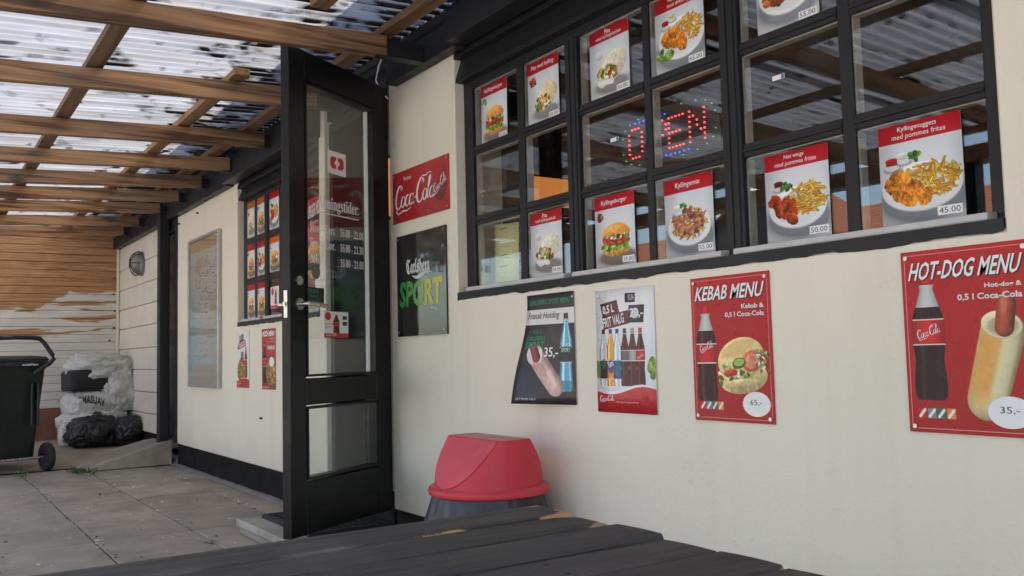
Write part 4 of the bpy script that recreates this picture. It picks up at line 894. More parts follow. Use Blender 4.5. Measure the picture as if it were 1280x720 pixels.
# --- the two red menu boards
def menu_board(x, z0, wd, title, l1, l2, food, price, label, seed):
    im = Img(320, int(320*1.41), (.70, .08, .10), seed); im.vgrad((.71, .085, .11), (.66, .07, .09)); a = np.array((.82, .62, .60))
    for q in (0, 1):
        im.rect(.025+q*.945, .03, .031+q*.945, 1.38, a); im.rect(.025, .03+q*1.345, .975, .036+q*1.345, a)
    if food == 'kebab':
        im.bottle(.185, .285, 1.22, .135, (.19, .06, .06), (.80, .12, .13), (.77, .11, .13), 0, (.9, .88, .86), (.40, .60))
        im.ell(.64, .99, .30, .15, (.86, .78, .52), rot=-.12, shade=.3, tex=.2); im.ell(.62, .81, .29, .20, (.90, .82, .58), rot=-.22, shade=.22, tex=.12); im.ell(.58, .71, .18, .06, (.84, .68, .40), rot=-.3, soft=.6, alpha=.6)
        for t in range(46):
            u_ = im.rs.rand(); x_, y_ = .36+u_*.58+.02*im.rs.randn(), .98-.20*u_**1.5+.035*im.rs.randn(); c_ = [(.46, .62, .24), (.62, .74, .36), (.38, .21, .13), (.50, .28, .17), (.90, .88, .80), (.30, .46, .16)][im.rs.randint(6)]
            im.ell(x_, y_, .034, .022, np.array(c_)*(.8+.35*im.rs.rand()), im.rs.rand()*3, .4, wob=.5)
        im.ell(.76, .83, .125, .10, (.80, .38, .24), rot=-.3, shade=.25); im.ell(.76, .83, .095, .072, (.88, .56, .40), rot=-.3, tex=.3); im.ell(.60, .85, .085, .052, (.26, .40, .13), rot=-.2, shade=.2); im.ell(.60, .842, .066, .037, (.63, .73, .38), rot=-.2); im.ell(.49, .94, .09, .036, (.80, .24, .16), rot=-.1, shade=.4)
        for t in range(24): im.ell(.86+.05*im.rs.randn(), .84+.06*im.rs.randn(), .026, .016, [(.42, .24, .15), (.58, .36, .23), (.88, .86, .78), (.5, .62, .3)][t % 4], im.rs.rand()*3, .4, wob=.5)
        im.ell(.62, 1.045, .24, .045, (.84, .76, .52), rot=-.08, shade=.3, tex=.2)
    else:
        im.bottle(.20, .19, 1.16, .135, (.10, .045, .05), (.82, .12, .14), (.78, .11, .13), 0, (.9, .88, .86), (.36, .56))
        im.cap(.77, .66, .63, 1.15, .165, (.89, .81, .58), .30, .05, .15)
        for t in range(9): im.ell(.70-.0155*t, .66+.055*t, .075, .075, (.87, .58, .25), rot=.2, soft=.7, alpha=.34, tex=.04)
        for t in range(9): im.ell(.83-.0155*t, .70+.055*t, .05, .06, (.90, .90, .74), soft=.8, alpha=.30)
        im.ell(.765, .60, .15, .10, (.88, .86, .72), rot=.2, shade=.12); im.ell(.775, .605, .10, .06, (.62, .50, .34), soft=.4, alpha=.6); im.cap(.81, .45, .785, .62, .070, (.70, .30, .19), .45, .10); im.ell(.79, .44, .02, .07, (.90, .55, .42), rot=.1, soft=.9, alpha=.5)
    for i, c in enumerate(((.78, .12, .14), (.45, .52, .58), (.14, .45, .36), (.88, .55, .2))): im.rect(.08+i*.078, 1.22, .15+i*.078, 1.30, c)
    for i in range(4): im.cap(.095+i*.078, 1.285, .135+i*.078, 1.235, .012, (.93, .92, .9), .1)
    b = sheet('menu_board', wd, wd*1.41, print_mat(title.replace(' ', '_').lower()+'_board', im, .3, .3, .04), label, 'poster', (x, -.005, z0), WV, None, .004, edge=M['red_print'])
    p = Prints(b); sh = .28
    for dx, dy, mt_, pt in ((.008, .006, M['dark_print'], 'headline_shadow'), (0, 0, M['white'], 'headline')):
        p.text(pt, mt_, title, .075+dx, .065+dy, .925+dx, .165+dy, bold=.018, shear=sh, y=-.0010 if pt != 'headline' else -.0014)
    p.text('menu_lettering', M['offwhite'], l1, .66, .205, .93, .237, bold=.03); p.text('menu_lettering', M['offwhite'], l2, .45, .255, .93, .295, bold=.03)
    p.text('bottle_lettering', M['white'], SC, .10 if food == 'kebab' else .105, .455 if food == 'kebab' else .415, .285 if food == 'kebab' else .30, .52 if food == 'kebab' else .485, rot=.25)
    p.disc('price_badge', M['white'], .795, .875, .165, .082); p.text('price', M['dark_print'], price, .72, .845, .86, .885); p.done()
    screws(b, [(-wd*.455, wd*1.36), (wd*.455, wd*1.36), (-wd*.45, wd*.045), (wd*.455, wd*.045)], .0055); return b
menu_board(-1.835, .698, .303, 'KEBAB MENU', 'Kebab &', '0,5 l Coca-Cola', 'kebab', '65,-', 'red KEBAB MENU board with cola bottle and filled pita bread', 11)
menu_board(-1.128, .703, .303, 'HOT-DOG MENU', 'Hot-dog &', '0,5 l Coca-Cola', 'hotdog', '35,-', 'red HOT-DOG MENU board with cola bottle and sausage in bun', 12)
# --- far posters
WF = 'menu posters on the far wall beyond the door'
im = Img(200, 280, (.9, .9, .89), 21); im.rect(.2, .1, .55, .28, (.35, .12, .16), rot=-.2); im.rect(.1, .26, .72, .42, (.62, .14, .17), rot=-.15); im.rect(.34, .52, .56, .72, (.14, .13, .15)); im.bottle(.74, .40, 1.15, .10, (.22, .07, .07), (.7, .1, .12), (.75, .12, .14), 1)
im.ell(.40, .98, .33, .30, (.55, .38, .20), shade=.2); im.blobs(.40, .95, .30, .26, 130, .03, [(.75, .5, .25), (.65, .25, .18), (.85, .7, .4), (.5, .6, .25), (.45, .28, .16)])
sw = im.Y > 1.20-.03*np.cos((im.X-.7)*6); im.a[sw] = (.74, .14, .17)
fp = sheet('far_poster', .290, .405, print_mat('pizza_offer_poster', im, .3), 'white pizza and soda poster on the far wall beside the noticeboard', 'poster', (-6.425, -.003, .716), WF, None, .001)
p = Prints(fp); p.text('headline', M['white'], '0,5 L', .22, .08, .5, .17, rot=.2, bold=.02); p.text('headline', M['white'], 'TILBUD', .14, .20, .68, .285, rot=.15, bold=.02); p.text('price', M['white'], '75,-', .35, .39, .55, .48); p.text('script_lettering', M['white'], SC, .07, .885, .4, .955); p.done()
im = Img(200, 290, (.70, .12, .14), 22); im.bottle(.20, .30, 1.30, .14, (.13, .05, .05), (.2, .1, .1), (.75, .12, .14), 1); im.ell(.72, 1.05, .42, .40, (.52, .36, .18), shade=.15); im.blobs(.68, 1.05, .32, .34, 200, .03, [(.72, .5, .25), (.6, .3, .18), (.8, .66, .36), (.45, .32, .16), (.65, .55, .3)]); im.rect(.06, 1.38, .5, 1.42, (.8, .6, .3))
fr = sheet('far_poster', .275, .402, print_mat('pizza_menu_poster', im, .3), 'red pizza menu poster under the far window behind the door edge', 'poster', (-5.873, -.003, .714), WF, None, .001)
p = Prints(fr); p.text('headline', M['white'], 'PIZZA MENU', .08, .04, .92, .125, bold=.04, shear=.25); p.text('menu_lettering', M['offwhite'], 'Pizza &', .58, .15, .92, .18); p.text('menu_lettering', M['offwhite'], '0,5 l Cola', .5, .20, .92, .23); p.text('title', M['white'], 'FAMILIE', .44, .28, .94, .345, bold=.03); p.disc('price_badge', M['white'], .72, .55, .17, .08); p.done()
# --- framed noticeboard
nb = thing('noticeboard', 'tall aluminium framed glass noticeboard on the far wall', 'noticeboard', (-7.40, 0, .705))
NW, NH = .90, 1.22
im = Img(240, 325, (.80, .84, .85), 31); im.vgrad((.80, .85, .86), (.76, .81, .83)); im.rect(-.1, 1.18, 1.1, 1.5, (.74, .69, .60)); im.rect(-.1, -.1, 1.1, .10, (.80, .70, .56))
nz_ = vnoise(325, 240, 7, 77)*.6+vnoise(325, 240, 17, 78)*.4; land = (nz_ > .53) & (im.Y > .16) & (im.Y < 1.12) & (im.X > .2); im.a[land] = im.a[land]*.35+np.array((.82, .74, .66))*.65
land2 = (nz_ > .62) & land; im.a[land2] = im.a[land2]*.5+np.array((.72, .76, .66))*.5
for q in range(46):
    x_, y_ = .15+.8*im.rs.rand(), .15+1.0*im.rs.rand(); a_ = im.rs.rand()*3; im.cap(x_, y_, x_+.10*math.cos(a_), y_+.10*math.sin(a_), .0035, (.66, .58, .56), 0)
for q in range(40): x_, y_ = .15+.75*im.rs.rand(), .14+1.0*im.rs.rand(); im.rect(x_, y_, x_+.05+.08*im.rs.rand(), y_+.009, (.52, .56, .60))
im.ell(.10, .95, .10, .40, (.60, .74, .82), soft=.4, alpha=.7)
m = bpy.data.meshes.new('notice_sheet'); m.from_pydata([(-NW/2+.03, -.012, .03), (NW/2-.03, -.012, .03), (NW/2-.03, -.012, NH-.03), (-NW/2+.03, -.012, NH-.03)], [], [(0, 1, 2, 3)]); ul = m.uv_layers.new(name='UVMap')
for li, q in enumerate(((0, 0), (1, 0), (1, 1), (0, 1))): ul.data[li].uv = q
m.materials.append(print_mat('faded_notice_sheet', im, .7, .2)); o = bpy.data.objects.new('notice_sheet', m); COL.objects.link(o); o.parent = nb
MB().box(-NW/2+.005, -.010, .005, NW/2-.005, -.001, NH-.005).build('backing', M['alu'], nb)
fr = MB(); t = .022; fr.box(-NW/2, -.032, 0, -NW/2+t, -.0005, NH).box(NW/2-t, -.032, 0, NW/2, -.0005, NH).box(-NW/2+t, -.031, 0, NW/2-t, -.0006, t).box(-NW/2+t, -.031, NH-t, NW/2-t, -.0006, NH); fr.build('frame', M['alu'], nb, bevel=.003)
MB().box(-NW/2+t-.003, -.024, t-.003, NW/2-t+.003, -.021, NH-t+.003).build('pane', M['glass'], nb)

# ================================================================== MENU CARDS IN THE WINDOWS
CG = 'menu cards stuck on the near window'
def card_img(kind, seed, head=(.76, .13, .17)):
    im = Img(208, 268, (.8, .82, .84), seed); im.vgrad((.86, .88, .90), (.76, .78, .80)); im.ell(.5, .9, .6, .5, (.89, .90, .91), soft=.6, alpha=.6)
    if kind == 'burger': im.burger(.53, .80, .74); im.blobs(.12, .36, .08, .06, 12, .03, [(.5, .66, .25), (.62, .15, .35), (.9, .85, .88), (.3, .45, .15)])
    elif kind == 'pita': im.pita(.55, .80, .70); im.blobs(.20, .42, .08, .07, 10, .04, [(.80, .2, .18), (.85, .35, .3), (.2, .35, .12)])
    elif kind == 'wrap': im.pita(.52, .78, .74, True); im.ell(.25, .48, .10, .07, (.80, .82, .84), shade=.3, alpha=.6)
    elif kind == 'fish':
        im.plate(.53, .74, .47, .34); im.fries(.68, .64, .27, .20, 110, .15)
        for x, y, r in ((.30, .72, .17), (.48, .78, .17), (.40, .62, .12), (.55, .88, .10)): im.ell(x, y, r*1.1, r*.82, (.84, .50, .15), rot=.4, shade=.35, tex=.5, wob=.25)
        im.blobs(.20, .94, .17, .09, 46, .03, [(.48, .66, .25), (.65, .78, .4), (.35, .52, .18)]); im.sauce(.22, .42, .075, (.62, .12, .12)); im.sauce(.36, .34, .065, (.86, .82, .55))
    elif kind == 'mixplate': im.plate(.5, .72, .46, .32); im.fries(.62, .66, .26, .2, 60); im.blobs(.34, .72, .22, .16, 60, .045, [(.72, .42, .2), (.8, .52, .26), (.6, .3, .16)])
    elif kind == 'mix': im.plate(.5, .80, .44, .30); im.fries(.5, .74, .37, .23, 130, .15, ((.92, .68, .30), (.80, .48, .22), (.95, .76, .36))); im.blobs(.5, .72, .34, .2, 55, .03, [(.66, .40, .30), (.58, .34, .28), (.74, .48, .34), (.5, .32, .3)], .4, 2.4); im.sauce(.28, .47, .085, (.92, .92, .90)); im.herb(.40, .46, .055)
    elif kind == 'wings':
        im.plate(.50, .80, .45, .29); im.fries(.66, .70, .26, .20, 110, .17)
        for i in range(12): im.ell(.31+.19*(im.rs.rand()-.5)*2, .80+.16*(im.rs.rand()-.5)*2, .105, .072, (.60+.14*im.rs.rand(), .23, .07), rot=im.rs.rand()*3, shade=.5, tex=.5, wob=.3)
        im.sauce(.22, .43, .075, (.40, .09, .08)); im.herb(.34, .50, .07)
    else:
        im.plate(.50, .82, .485, .30); im.fries(.60, .75, .33, .20, 150, .19)
        for x, y in ((.15, .76), (.25, .87), (.27, .73), (.36, .96), (.53, .95), (.42, .83), (.22, .68)): im.ell(x, y, .115, .098, (.86, .52, .15), rot=x*9, shade=.35, tex=.45, wob=.22)
        im.sauce(.16, .45, .085, (.70, .16, .18)); im.sauce(.30, .40, .075, (.85, .86, .85)); im.herb(.43, .44, .065)
    im.rect(-.1, -.1, 1.1, .235, head); im.a = np.clip(im.a, 0, 1); return im
def menu_card(kind, x0, x1, z0, h, title, price, label, seed, tilt=0.0, y=.0585, head=(.76, .13, .17), sub=None, group=CG):
    kk = (2+y)/2.10 if group == CG else 1; x0 *= kk; x1 *= kk; z0 = .91+(z0-.91)*kk; h *= kk; wd = x1-x0; am = .0011 if group == CG else .0003; w_ = lambda x, z: am*math.sin(x*14+seed)*math.sin(z*11)
    c = sheet('menu_card', wd, h, print_mat(label.split(' card')[0].replace(' ', '_')+'_print', card_img(kind, seed, head), .5, .25, .01), label, 'menu card', ((x0+x1)/2, y, z0), group, w_, .0008, 3, 3)
    c.rotation_euler = (0, tilt, 0); p = Prints(c, w_)
    if title:
        if sub: p.text('title', M['white'], title, .22, .03, .75, .09, bold=.004, shear=.1, keep=True); p.text('title', M['white'], sub, .10, .10, .90, .165, shear=.1, keep=True)
        else: p.text('title', M['white'], title, .10, .055, .90, .14, bold=.004, shear=.1, keep=True)
    if price:
        p.box('price_tag', M['white'], .68, .86, .965, .945); p.text('price', M['dark_print'], price, .70, .875, .945, .93, y=-.0014)
    p.done(); return c
menu_card('burger', -3.335, -3.128, 1.822, .268, 'Kyllingeburger', '35.00', 'chicken burger card in the top left pane of the near window', 41, .01)
menu_card('pita', -2.972, -2.760, 1.824, .266, 'Pita med kylling', '50.00', 'round pita card with salad, second from left in the top row', 42)
menu_card('wrap', -2.564, -2.347, 1.826, .265, 'Pita', '50.00', 'folded pita wrap card, third from left in the top row', 43, 0, sub='med kyllingekebab')
menu_card('fish', -2.210, -1.987, 1.826, .266, 'Fish & Chips', '65.00', 'plate of fried rings and fries card in the top row', 44, 0, sub='med dressing')
menu_card('mixplate', -1.771, -1.552, 1.826, .266, 'Kyllingeret', '55.00', 'topmost cut-off plate card with a 55.00 tag', 45)
menu_card('wrap', -2.979, -2.768, 1.209, .2625, 'Pita', '54.00', 'folded pita wrap card leaning in the bottom row beside the yellow notes', 46, 0, sub='med kyllingekebab')
menu_card('burger', -2.565, -2.346, 1.209, .2625, 'Kyllingeburger', '39.00', 'chicken burger card in the bottom row of the near window', 47)
menu_card('mix', -2.197, -1.977, 1.209, .2625, 'Kyllingemix', '55.00', 'chicken mix card with a bowl of strips and fries', 48)
menu_card('wings', -1.769, -1.548, 1.209, .2625, 'Hot wings', '50.00', 'hot wings card with brown wings and fries', 49, 0, sub='med pommes frites')
menu_card('nuggets', -1.391, -1.169, 1.209, .2625, 'Kyllingenuggets', '45.00', 'chicken nuggets card at the right end of the near window', 50, 0, sub='med pommes frites')
FG = 'menu cards filling the far window'
OR, RD = (.86, .42, .14), (.74, .13, .17)
rowz = [(1.210, .242), (1.500, .238), (1.792, .256)]; colx = [(-6.480, -6.318), (-6.254, -6.092), (-5.998, -5.808)]
rn = {0: 'bottom', 1: 'middle', 2: 'top'}; cn = {0: 'left', 1: 'centre', 2: 'right'}
kinds = {(2, 0): ('pita', OR), (2, 1): ('burger', OR), (2, 2): ('wings', RD), (1, 0): ('burger', RD), (1, 1): ('wings', RD), (1, 2): ('burger', OR), (0, 0): ('burger', RD), (0, 1): ('burger', RD)}
for (r, c), (kd, hd) in kinds.items():
    what = {'pita': 'salad pita', 'burger': 'burger', 'wings': 'brown meat'}[kd]
    menu_card(kd, *colx[c], *rowz[r], None, None, '%s headed %s card in %s row, %s column of the far window' % ('orange' if hd == OR else 'red', what, rn[r], cn[c]), 60+r*3+c, 0, .0494, hd, None, FG)
im = Img(160, 180, (.88, .88, .87), 71); im.rect(-.1, .95, 1.1, 1.2, RD); im.bottle(.62, .15, .9, .13, (.3, .05, .05), (.8, .1, .1), (.75, .1, .12), 1); im.ell(.25, .25, .16, .18, (.78, .14, .17))
cc = sheet('soda_card', .165, .15, print_mat('small_soda_card', im, .4), 'small white soda card with a red foot in the far window', 'menu card', (-5.90, .0495, 1.25), None, None, .0008); p = Prints(cc); p.text('lettering', M['white'], SC, .08, .9, .6, .98); p.done()
im = Img(160, 300, (.70, .13, .15), 72); im.burger(.45, 1.05, .8); im.rect(-.1, 1.55, 1.1, 1.9, (.72, .6, .5)); im.ell(.7, 1.45, .2, .14, (.9, .9, .9))
bp = sheet('burger_poster', .27, .68, print_mat('burger_menu_window_poster', im, .4), 'tall red burger MENU poster in the far window, seen through the door glass', 'poster', (-5.18, .0495, 1.21), None, None, .0008); p = Prints(bp); p.text('headline', M['white'], 'BURGER MENU', .04, .05, .96, .17, bold=.03, shear=.2, rot=.1); p.text('lettering', M['offwhite'], 'Burger &', .3, .2, .9, .24); p.text('lettering', M['offwhite'], '0,5 l Cola', .25, .27, .9, .31); p.done()
# poster reflected/seen in door glass: small soda sheet taped inside the passage
im = Img(180, 170, (.9, .9, .89), 73); im.rect(-.1, .78, 1.1, 1.2, (.76, .13, .16)); im.bottle(.50, .1, .78, .13, (.28, .06, .05), (.8, .15, .15), (.76, .12, .14), 1); im.ell(.16, .17, .12, .15, (.78, .14, .17)); im.rect(.76, .15, .94, .28, (.15, .15, .16)); im.rect(.76, .36, .94, .50, (.15, .15, .16))
ss = sheet('soda_sticker', .182, .118, print_mat('soda_sticker', im, .35), 'white and red soda sticker on the door glass below the opening hours', 'sticker', (0, 0, 0), None, None, .0006)
ss.location = Vector((-4.052, -.004, 0))+Matrix.Rotation(drz, 3, 'Z') @ Vector((-.426, .0155, 1.002)); ss.rotation_euler = (0, 0, drz); p = Prints(ss); p.text('lettering', M['white'], SC, .06, .80, .5, .95); p.text('small_lettering', M['red_print'], 'Coca-Cola', .05, .42, .36, .50); p.text('small_lettering', M['red_print'], '0,5 l', .05, .55, .3, .63); p.done()
# yellow notes, wall planner and tape in the lower left pane
im = Img(120, 170, (.90, .86, .60), 81); im.vgrad((.88, .85, .60), (.92, .89, .64))
for i in range(18): im.rect(.12, .3+i*.055, .2+.5*im.rs.rand(), .308+i*.055, (.62, .60, .50))
for v in (.1, .72, .98): im.cap(.2, v+.03, .5, v, .009, (.25, .24, .2))
yn = sheet('yellow_note', .150, .262, print_mat('yellow_note_sheet', im, .7), 'yellow handwritten sheet behind the lower left pane', 'note', (-3.20, .128, 1.206), None, lambda x, z: .01*math.sin(x*20), .0008, 4, 2); yn.rotation_euler = (0, .03, 0); Prints(yn).done()
im = Img(200, 160, (.82, .78, .66), 82); im.vgrad((.80, .76, .64), (.84, .80, .68))
for i in range(7): im.rect(0, .1+i*.11, 1, .106+i*.11, (.40, .36, .28))
for i in range(14): im.rect(.08+(i % 4)*.22, .04+(i//4)*.22, .12+(i % 4)*.22, .08+(i//4)*.22, (.25, .22, .2))
pn = sheet('wall_planner', .36, .262, print_mat('wall_planner_sheet', im, .7), 'cream ruled planner sheet behind the yellow note', 'planner', (-3.165, .160, 1.204), None, None, .0008); Prints(pn).done()
for x, z, ty in ((-1.672, 1.682, 'window'), (-2.395, 1.655, 'neon'),):
    tp = MB().box(-.022, 0, -.007, .022, .0006, .007).build('price_sticker', M['white']); tp.location = (x, .0612, z); tag(tp, 'small white sticker on the middle pane of the %s' % ('right window section' if ty == 'window' else 'pane beside the OPEN sign'), 'sticker')
    MB().box(.010, -.0004, -.006, .021, -.0001, .006).build('blue_end', plain('blue_print', (.05, .16, .45)), tp)
# --- LED OPEN sign
ls = thing('open_sign', 'LED sign spelling OPEN in red with a green and blue dotted border', 'led sign', (-2.275, .20, 1.665))
MB().box(-.245, .0, -.10, .245, .012, .10).build('board', M['dark_print'], ls, bevel=.003)
font = {'O': ['.###.', '#...#', '#...#', '#...#', '#...#', '#...#', '.###.'], 'P': ['####.', '#...#', '#...#', '####.', '#....', '#....', '#....'], 'E': ['#####', '#....', '#....', '####.', '#....', '#....', '#####'], 'N': ['#...#', '##..#', '#.#.#', '#.#.#', '#..##', '#...#', '#...#']}
lm = MB(); led = lambda mb, x, z: mb.loft([oval(x, 0, .0042, .0042, 0, 6)]) and None
def led(mb, x, z, r=.0036): mb.cyl((x, .001, z), (0, -1, 0), r, .006, 6)
for i, ch in enumerate('OPEN'):
    for rr_, row in enumerate(font[ch]):
        for cc_, v in enumerate(row):
            if v == '#': led(lm, (-.196, -.072, .012, .112)[i]+cc_*.0172, .052-rr_*.0175, .0031)
lm.build('red_letters', M['led_red'], ls)
lg, lbm = MB(), MB()
for i in range(20):
    t = 2*math.pi*(i+.5)/20; led(lg, .232*math.copysign(abs(math.cos(t))**.6, math.cos(t)), .09*math.copysign(abs(math.sin(t))**.6, math.sin(t)), .0024)
for i in range(8): led(lbm, -.16+i*.022, .072, .003); led(lbm, -.05+i*.022, -.076, .003)
lg.build('green_border', M['led_green'], ls); lbm.build('blue_border', M['led_blue'], ls)
# orange panels added to glow inside, seen through the door and the window
for loc, wd, lab, rot in (((-4.97, .95, 1.95), 1.3, 'orange glowing panel added inside the doorway passage', math.pi/2), ((-3.995, .94, 1.80), .34, 'orange glowing panel added on the inner wall behind the left window section', math.pi/2)):
    lb_ = thing('added_glow_panel', lab, 'added_glow', loc, rot); MB().box(-wd/2, -.0, -.20 if wd > 1 else -.09, wd/2, .02, .20 if wd > 1 else .09).build('case', M['dark_plastic'], lb_, bevel=.003); MB().box(-wd/2+.02, -.004, -.18 if wd > 1 else -.08, wd/2-.02, -.0005, .18 if wd > 1 else .08).build('lit_panel', M['added_glow'], lb_)

# ================================================================== RED LITTER BIN
rbn = thing('litter_bin', 'litter bin with red swing-top lid and dark plastic liner against the cream wall', 'litter bin', (-2.79, -.245, 0))
lid = bmesh.new(); A_, B_ = .193, .193
ringsz = [(.435, 1.0), (.614, .955)]; n = 64; prev = None; allr = []
for z, s in ringsz: allr.append([lid.verts.new((A_*s*math.copysign(abs(math.cos(2*math.pi*i/n))**.95, math.cos(2*math.pi*i/n)), B_*s*math.copysign(abs(math.sin(2*math.pi*i/n))**.95, math.sin(2*math.pi*i/n)), z)) for i in range(n)])
for a, b in zip(allr[:-1], allr[1:]):
    for i in range(n): lid.faces.new((a[i], a[(i+1) % n], b[(i+1) % n], b[i]))
lid.faces.new(allr[-1]); lid.faces.new(allr[0][::-1])
flaps = []
for s in (-1, 1):
    pz = (.614, s*.062); nrm = Vector((0, s*(.614-.455), .120)).normalized()
    r = bmesh.ops.bisect_plane(lid, geom=lid.verts[:]+lid.edges[:]+lid.faces[:], plane_co=(0, pz[1], pz[0]), plane_no=nrm, clear_outer=True)
    e = [q for q in r['geom_cut'] if isinstance(q, bmesh.types.BMEdge)]; fl = bmesh.ops.holes_fill(lid, edges=e, sides=0)['faces']
    flaps.append([[v.co.copy() for v in f.verts] for f in fl])
bmesh.ops.recalc_face_normals(lid, faces=lid.faces)
for f in lid.faces: f.smooth = True
m = bpy.data.meshes.new('lid'); lid.to_mesh(m); lid.free(); m.materials.append(M['red_plastic']); m.set_sharp_from_angle(angle=math.radians(25))
o = bpy.data.objects.new('lid', m); COL.objects.link(o); o.parent = rbn
for fs in flaps:                                                         # swing flap, set a little proud
    for poly in fs:
        if len(poly) < 5: continue
        c = sum(poly, Vector())/len(poly); nn = (poly[1]-poly[0]).cross(poly[len(poly)//2]-poly[0]).normalized(); nn = nn if nn.y*c.y > 0 else -nn
        ins = [c+(p_-c)*.955 for p_ in poly]; MB().loft([[p_-nn*.002 for p_ in ins], [p_+nn*.004 for p_ in ins], [c+(p_-c)*.975+nn*.0065 for p_ in ins]]).build('flap', M['red_flap'], rbn)
rim = MB(); rings = []
for a, z, g in ((0, .421, .004), (0, .418, .010), (0, .421, .014), (0, .432, .016), (0, .442, .013), (0, .447, .006), (0, .4475, -.006)): rings.append(oval(0, 0, .203+g, .203+g, z, 64))
rim.loft(rings).build('rim', M['red_plastic'], rbn, smooth=True)
ln = MB(); n = 192; rings = []
for z, k in ((.428, .2), (.41, .4), (.39, .55), (.37, .7), (.35, .8), (.33, .85), (.30, .9), (.26, 1), (.2, 1), (.1, 1), (.02, .8), (.004, .5)):
    ring = []
    for i in range(n):
        t = 2*math.pi*i/n; f = 1.0+.05*k*mnoise.noise((math.cos(t)*6, math.sin(t)*6, z*3))+.030*k*(1-min(1, 2.5*abs(mnoise.noise((math.cos(t)*5+.8*z, math.sin(t)*5, z*1.2)))))**2+.016*k*(1-min(1, 2.5*abs(mnoise.noise((math.cos(t)*11+2*z, math.sin(t)*11, z*2+4)))))**2
        bsz = .200+.11*(1-z/.428); ring.append((bsz*f*math.cos(t), bsz*f*math.sin(t)*(1 if math.sin(t) < 0 else .93), z))
    rings.append(ring)
ln.loft(rings).build('liner', M['bag_liner'], rbn, smooth=True)

# ================================================================== WHEELIE BIN
wdir = Vector((.285, -.958, 0)); wrz = math.atan2(wdir.x*0+.285, .958)   # local -y faces the viewer side
W0 = Vector((-8.83, -.94, 0))+wdir*.30
wbn = thing('wheelie_bin', 'dark green wheeled rubbish bin with bent push handle at the left edge', 'wheelie bin', W0, math.atan2(-.958, .285))
# local: x along the axle (towards the photo's left), y = away from the handle side ... built so that -y is hidden, +y faces the viewer
bd = MB(); bd.loft([rr(0, -.33, .44, .46, .05, .115), rr(0, -.335, .46, .50, .05, .30), rr(0, -.34, .535, .66, .05, .86), rr(0, -.34, .545, .68, .05, .90), rr(0, -.34, .575, .71, .05, .902), rr(0, -.34, .575, .71, .05, .945)]); bd.build('body', M['bin_plastic'], wbn, smooth=True)
ldm = MB(); ldm.loft([rr(0, -.34, .585, .72, .06, .946), rr(0, -.34, .59, .725, .06, .965), rr(0, -.34, .56, .69, .06, .985), rr(0, -.34, .40, .50, .06, .998)]); ldm.build('lid', M['bin_plastic'], wbn, smooth=True)
for sx in (-1, 1):
    for k in (-.05, .05): MB().box(sx*.17+k*.5-.010, -.03, .40, sx*.17+k*.5+.010, .012, .76).build('rib', M['bin_plastic'], wbn, bevel=.005)
MB().box(-.285, -.02, .70+.20, .285, .030, .935).build('rear_lip', M['bin_plastic'], wbn, bevel=.006)
hd = MB(); hd.tube([(.20, .035, .84), (.203, .04, .90), (.205, .045, 1.0), (.203, .05, 1.10), (.19, .05, 1.136), (.15, .05, 1.146), (0, .05, 1.150), (-.12, .05, 1.147), (-.18, .055, 1.138), (-.215, .065, 1.10), (-.275, .09, .995), (-.285, .09, .965), (-.265, .08, .935), (-.14, .04, .84)], .019, 10); hd.build('handle', M['dark_plastic'], wbn, smooth=True)
MB().box(-.05, .012, .905, .08, .034, .94).build('lid_hinge', M['dark_plastic'], wbn, bevel=.004)
t = MB(); put_text(t, 'BendePlan', -.20, .945, -.05, .967, 0); t.v = [(-x, .0245, z) for x, y, z in t.v]; t.v = [(-.25-x if False else x, y, z) for x, y, z in t.v]
tx = MB(); v_, f_2 = text_mesh('BendePlast', .02); mn = v_.min(0); mx = v_.max(0)
tx.add([(-.03-(a-mn[0])/(mx-mn)[0]*.15, .031, .909+(b-mn[1])/(mx-mn)[1]*.020) for a, b in v_], f_2); tx.build('lettering', M['white'], wbn)
MB().cyl((-.29, .0, .12), (1, 0, 0), .012, .58, 10).build('axle', M['steel'], wbn, smooth=True)
for sx in (-1, 1):
    wh = MB(); c0 = sx*.275
    prof = [(.0, .050), (.06, .050), (.085, .036), (.118, .030), (.122, .018)]
    rg = []
    for rad, x in [(.02, -.032), (.085, -.030), (.112, -.028), (.12, -.016), (.122, 0), (.12, .016), (.112, .028), (.085, .030), (.02, .032)]: rg.append([(c0+x, rad*math.cos(2*math.pi*i/28), .122+rad*math.sin(2*math.pi*i/28)) for i in range(28)])
    whl = wh.loft(rg).build('wheel', M['rubber'], wbn, smooth=True)
    MB().cyl((c0-.036, 0, .122), (1, 0, 0), .045, .072, 16).build('hub', M['dark_plastic'], whl, smooth=True)

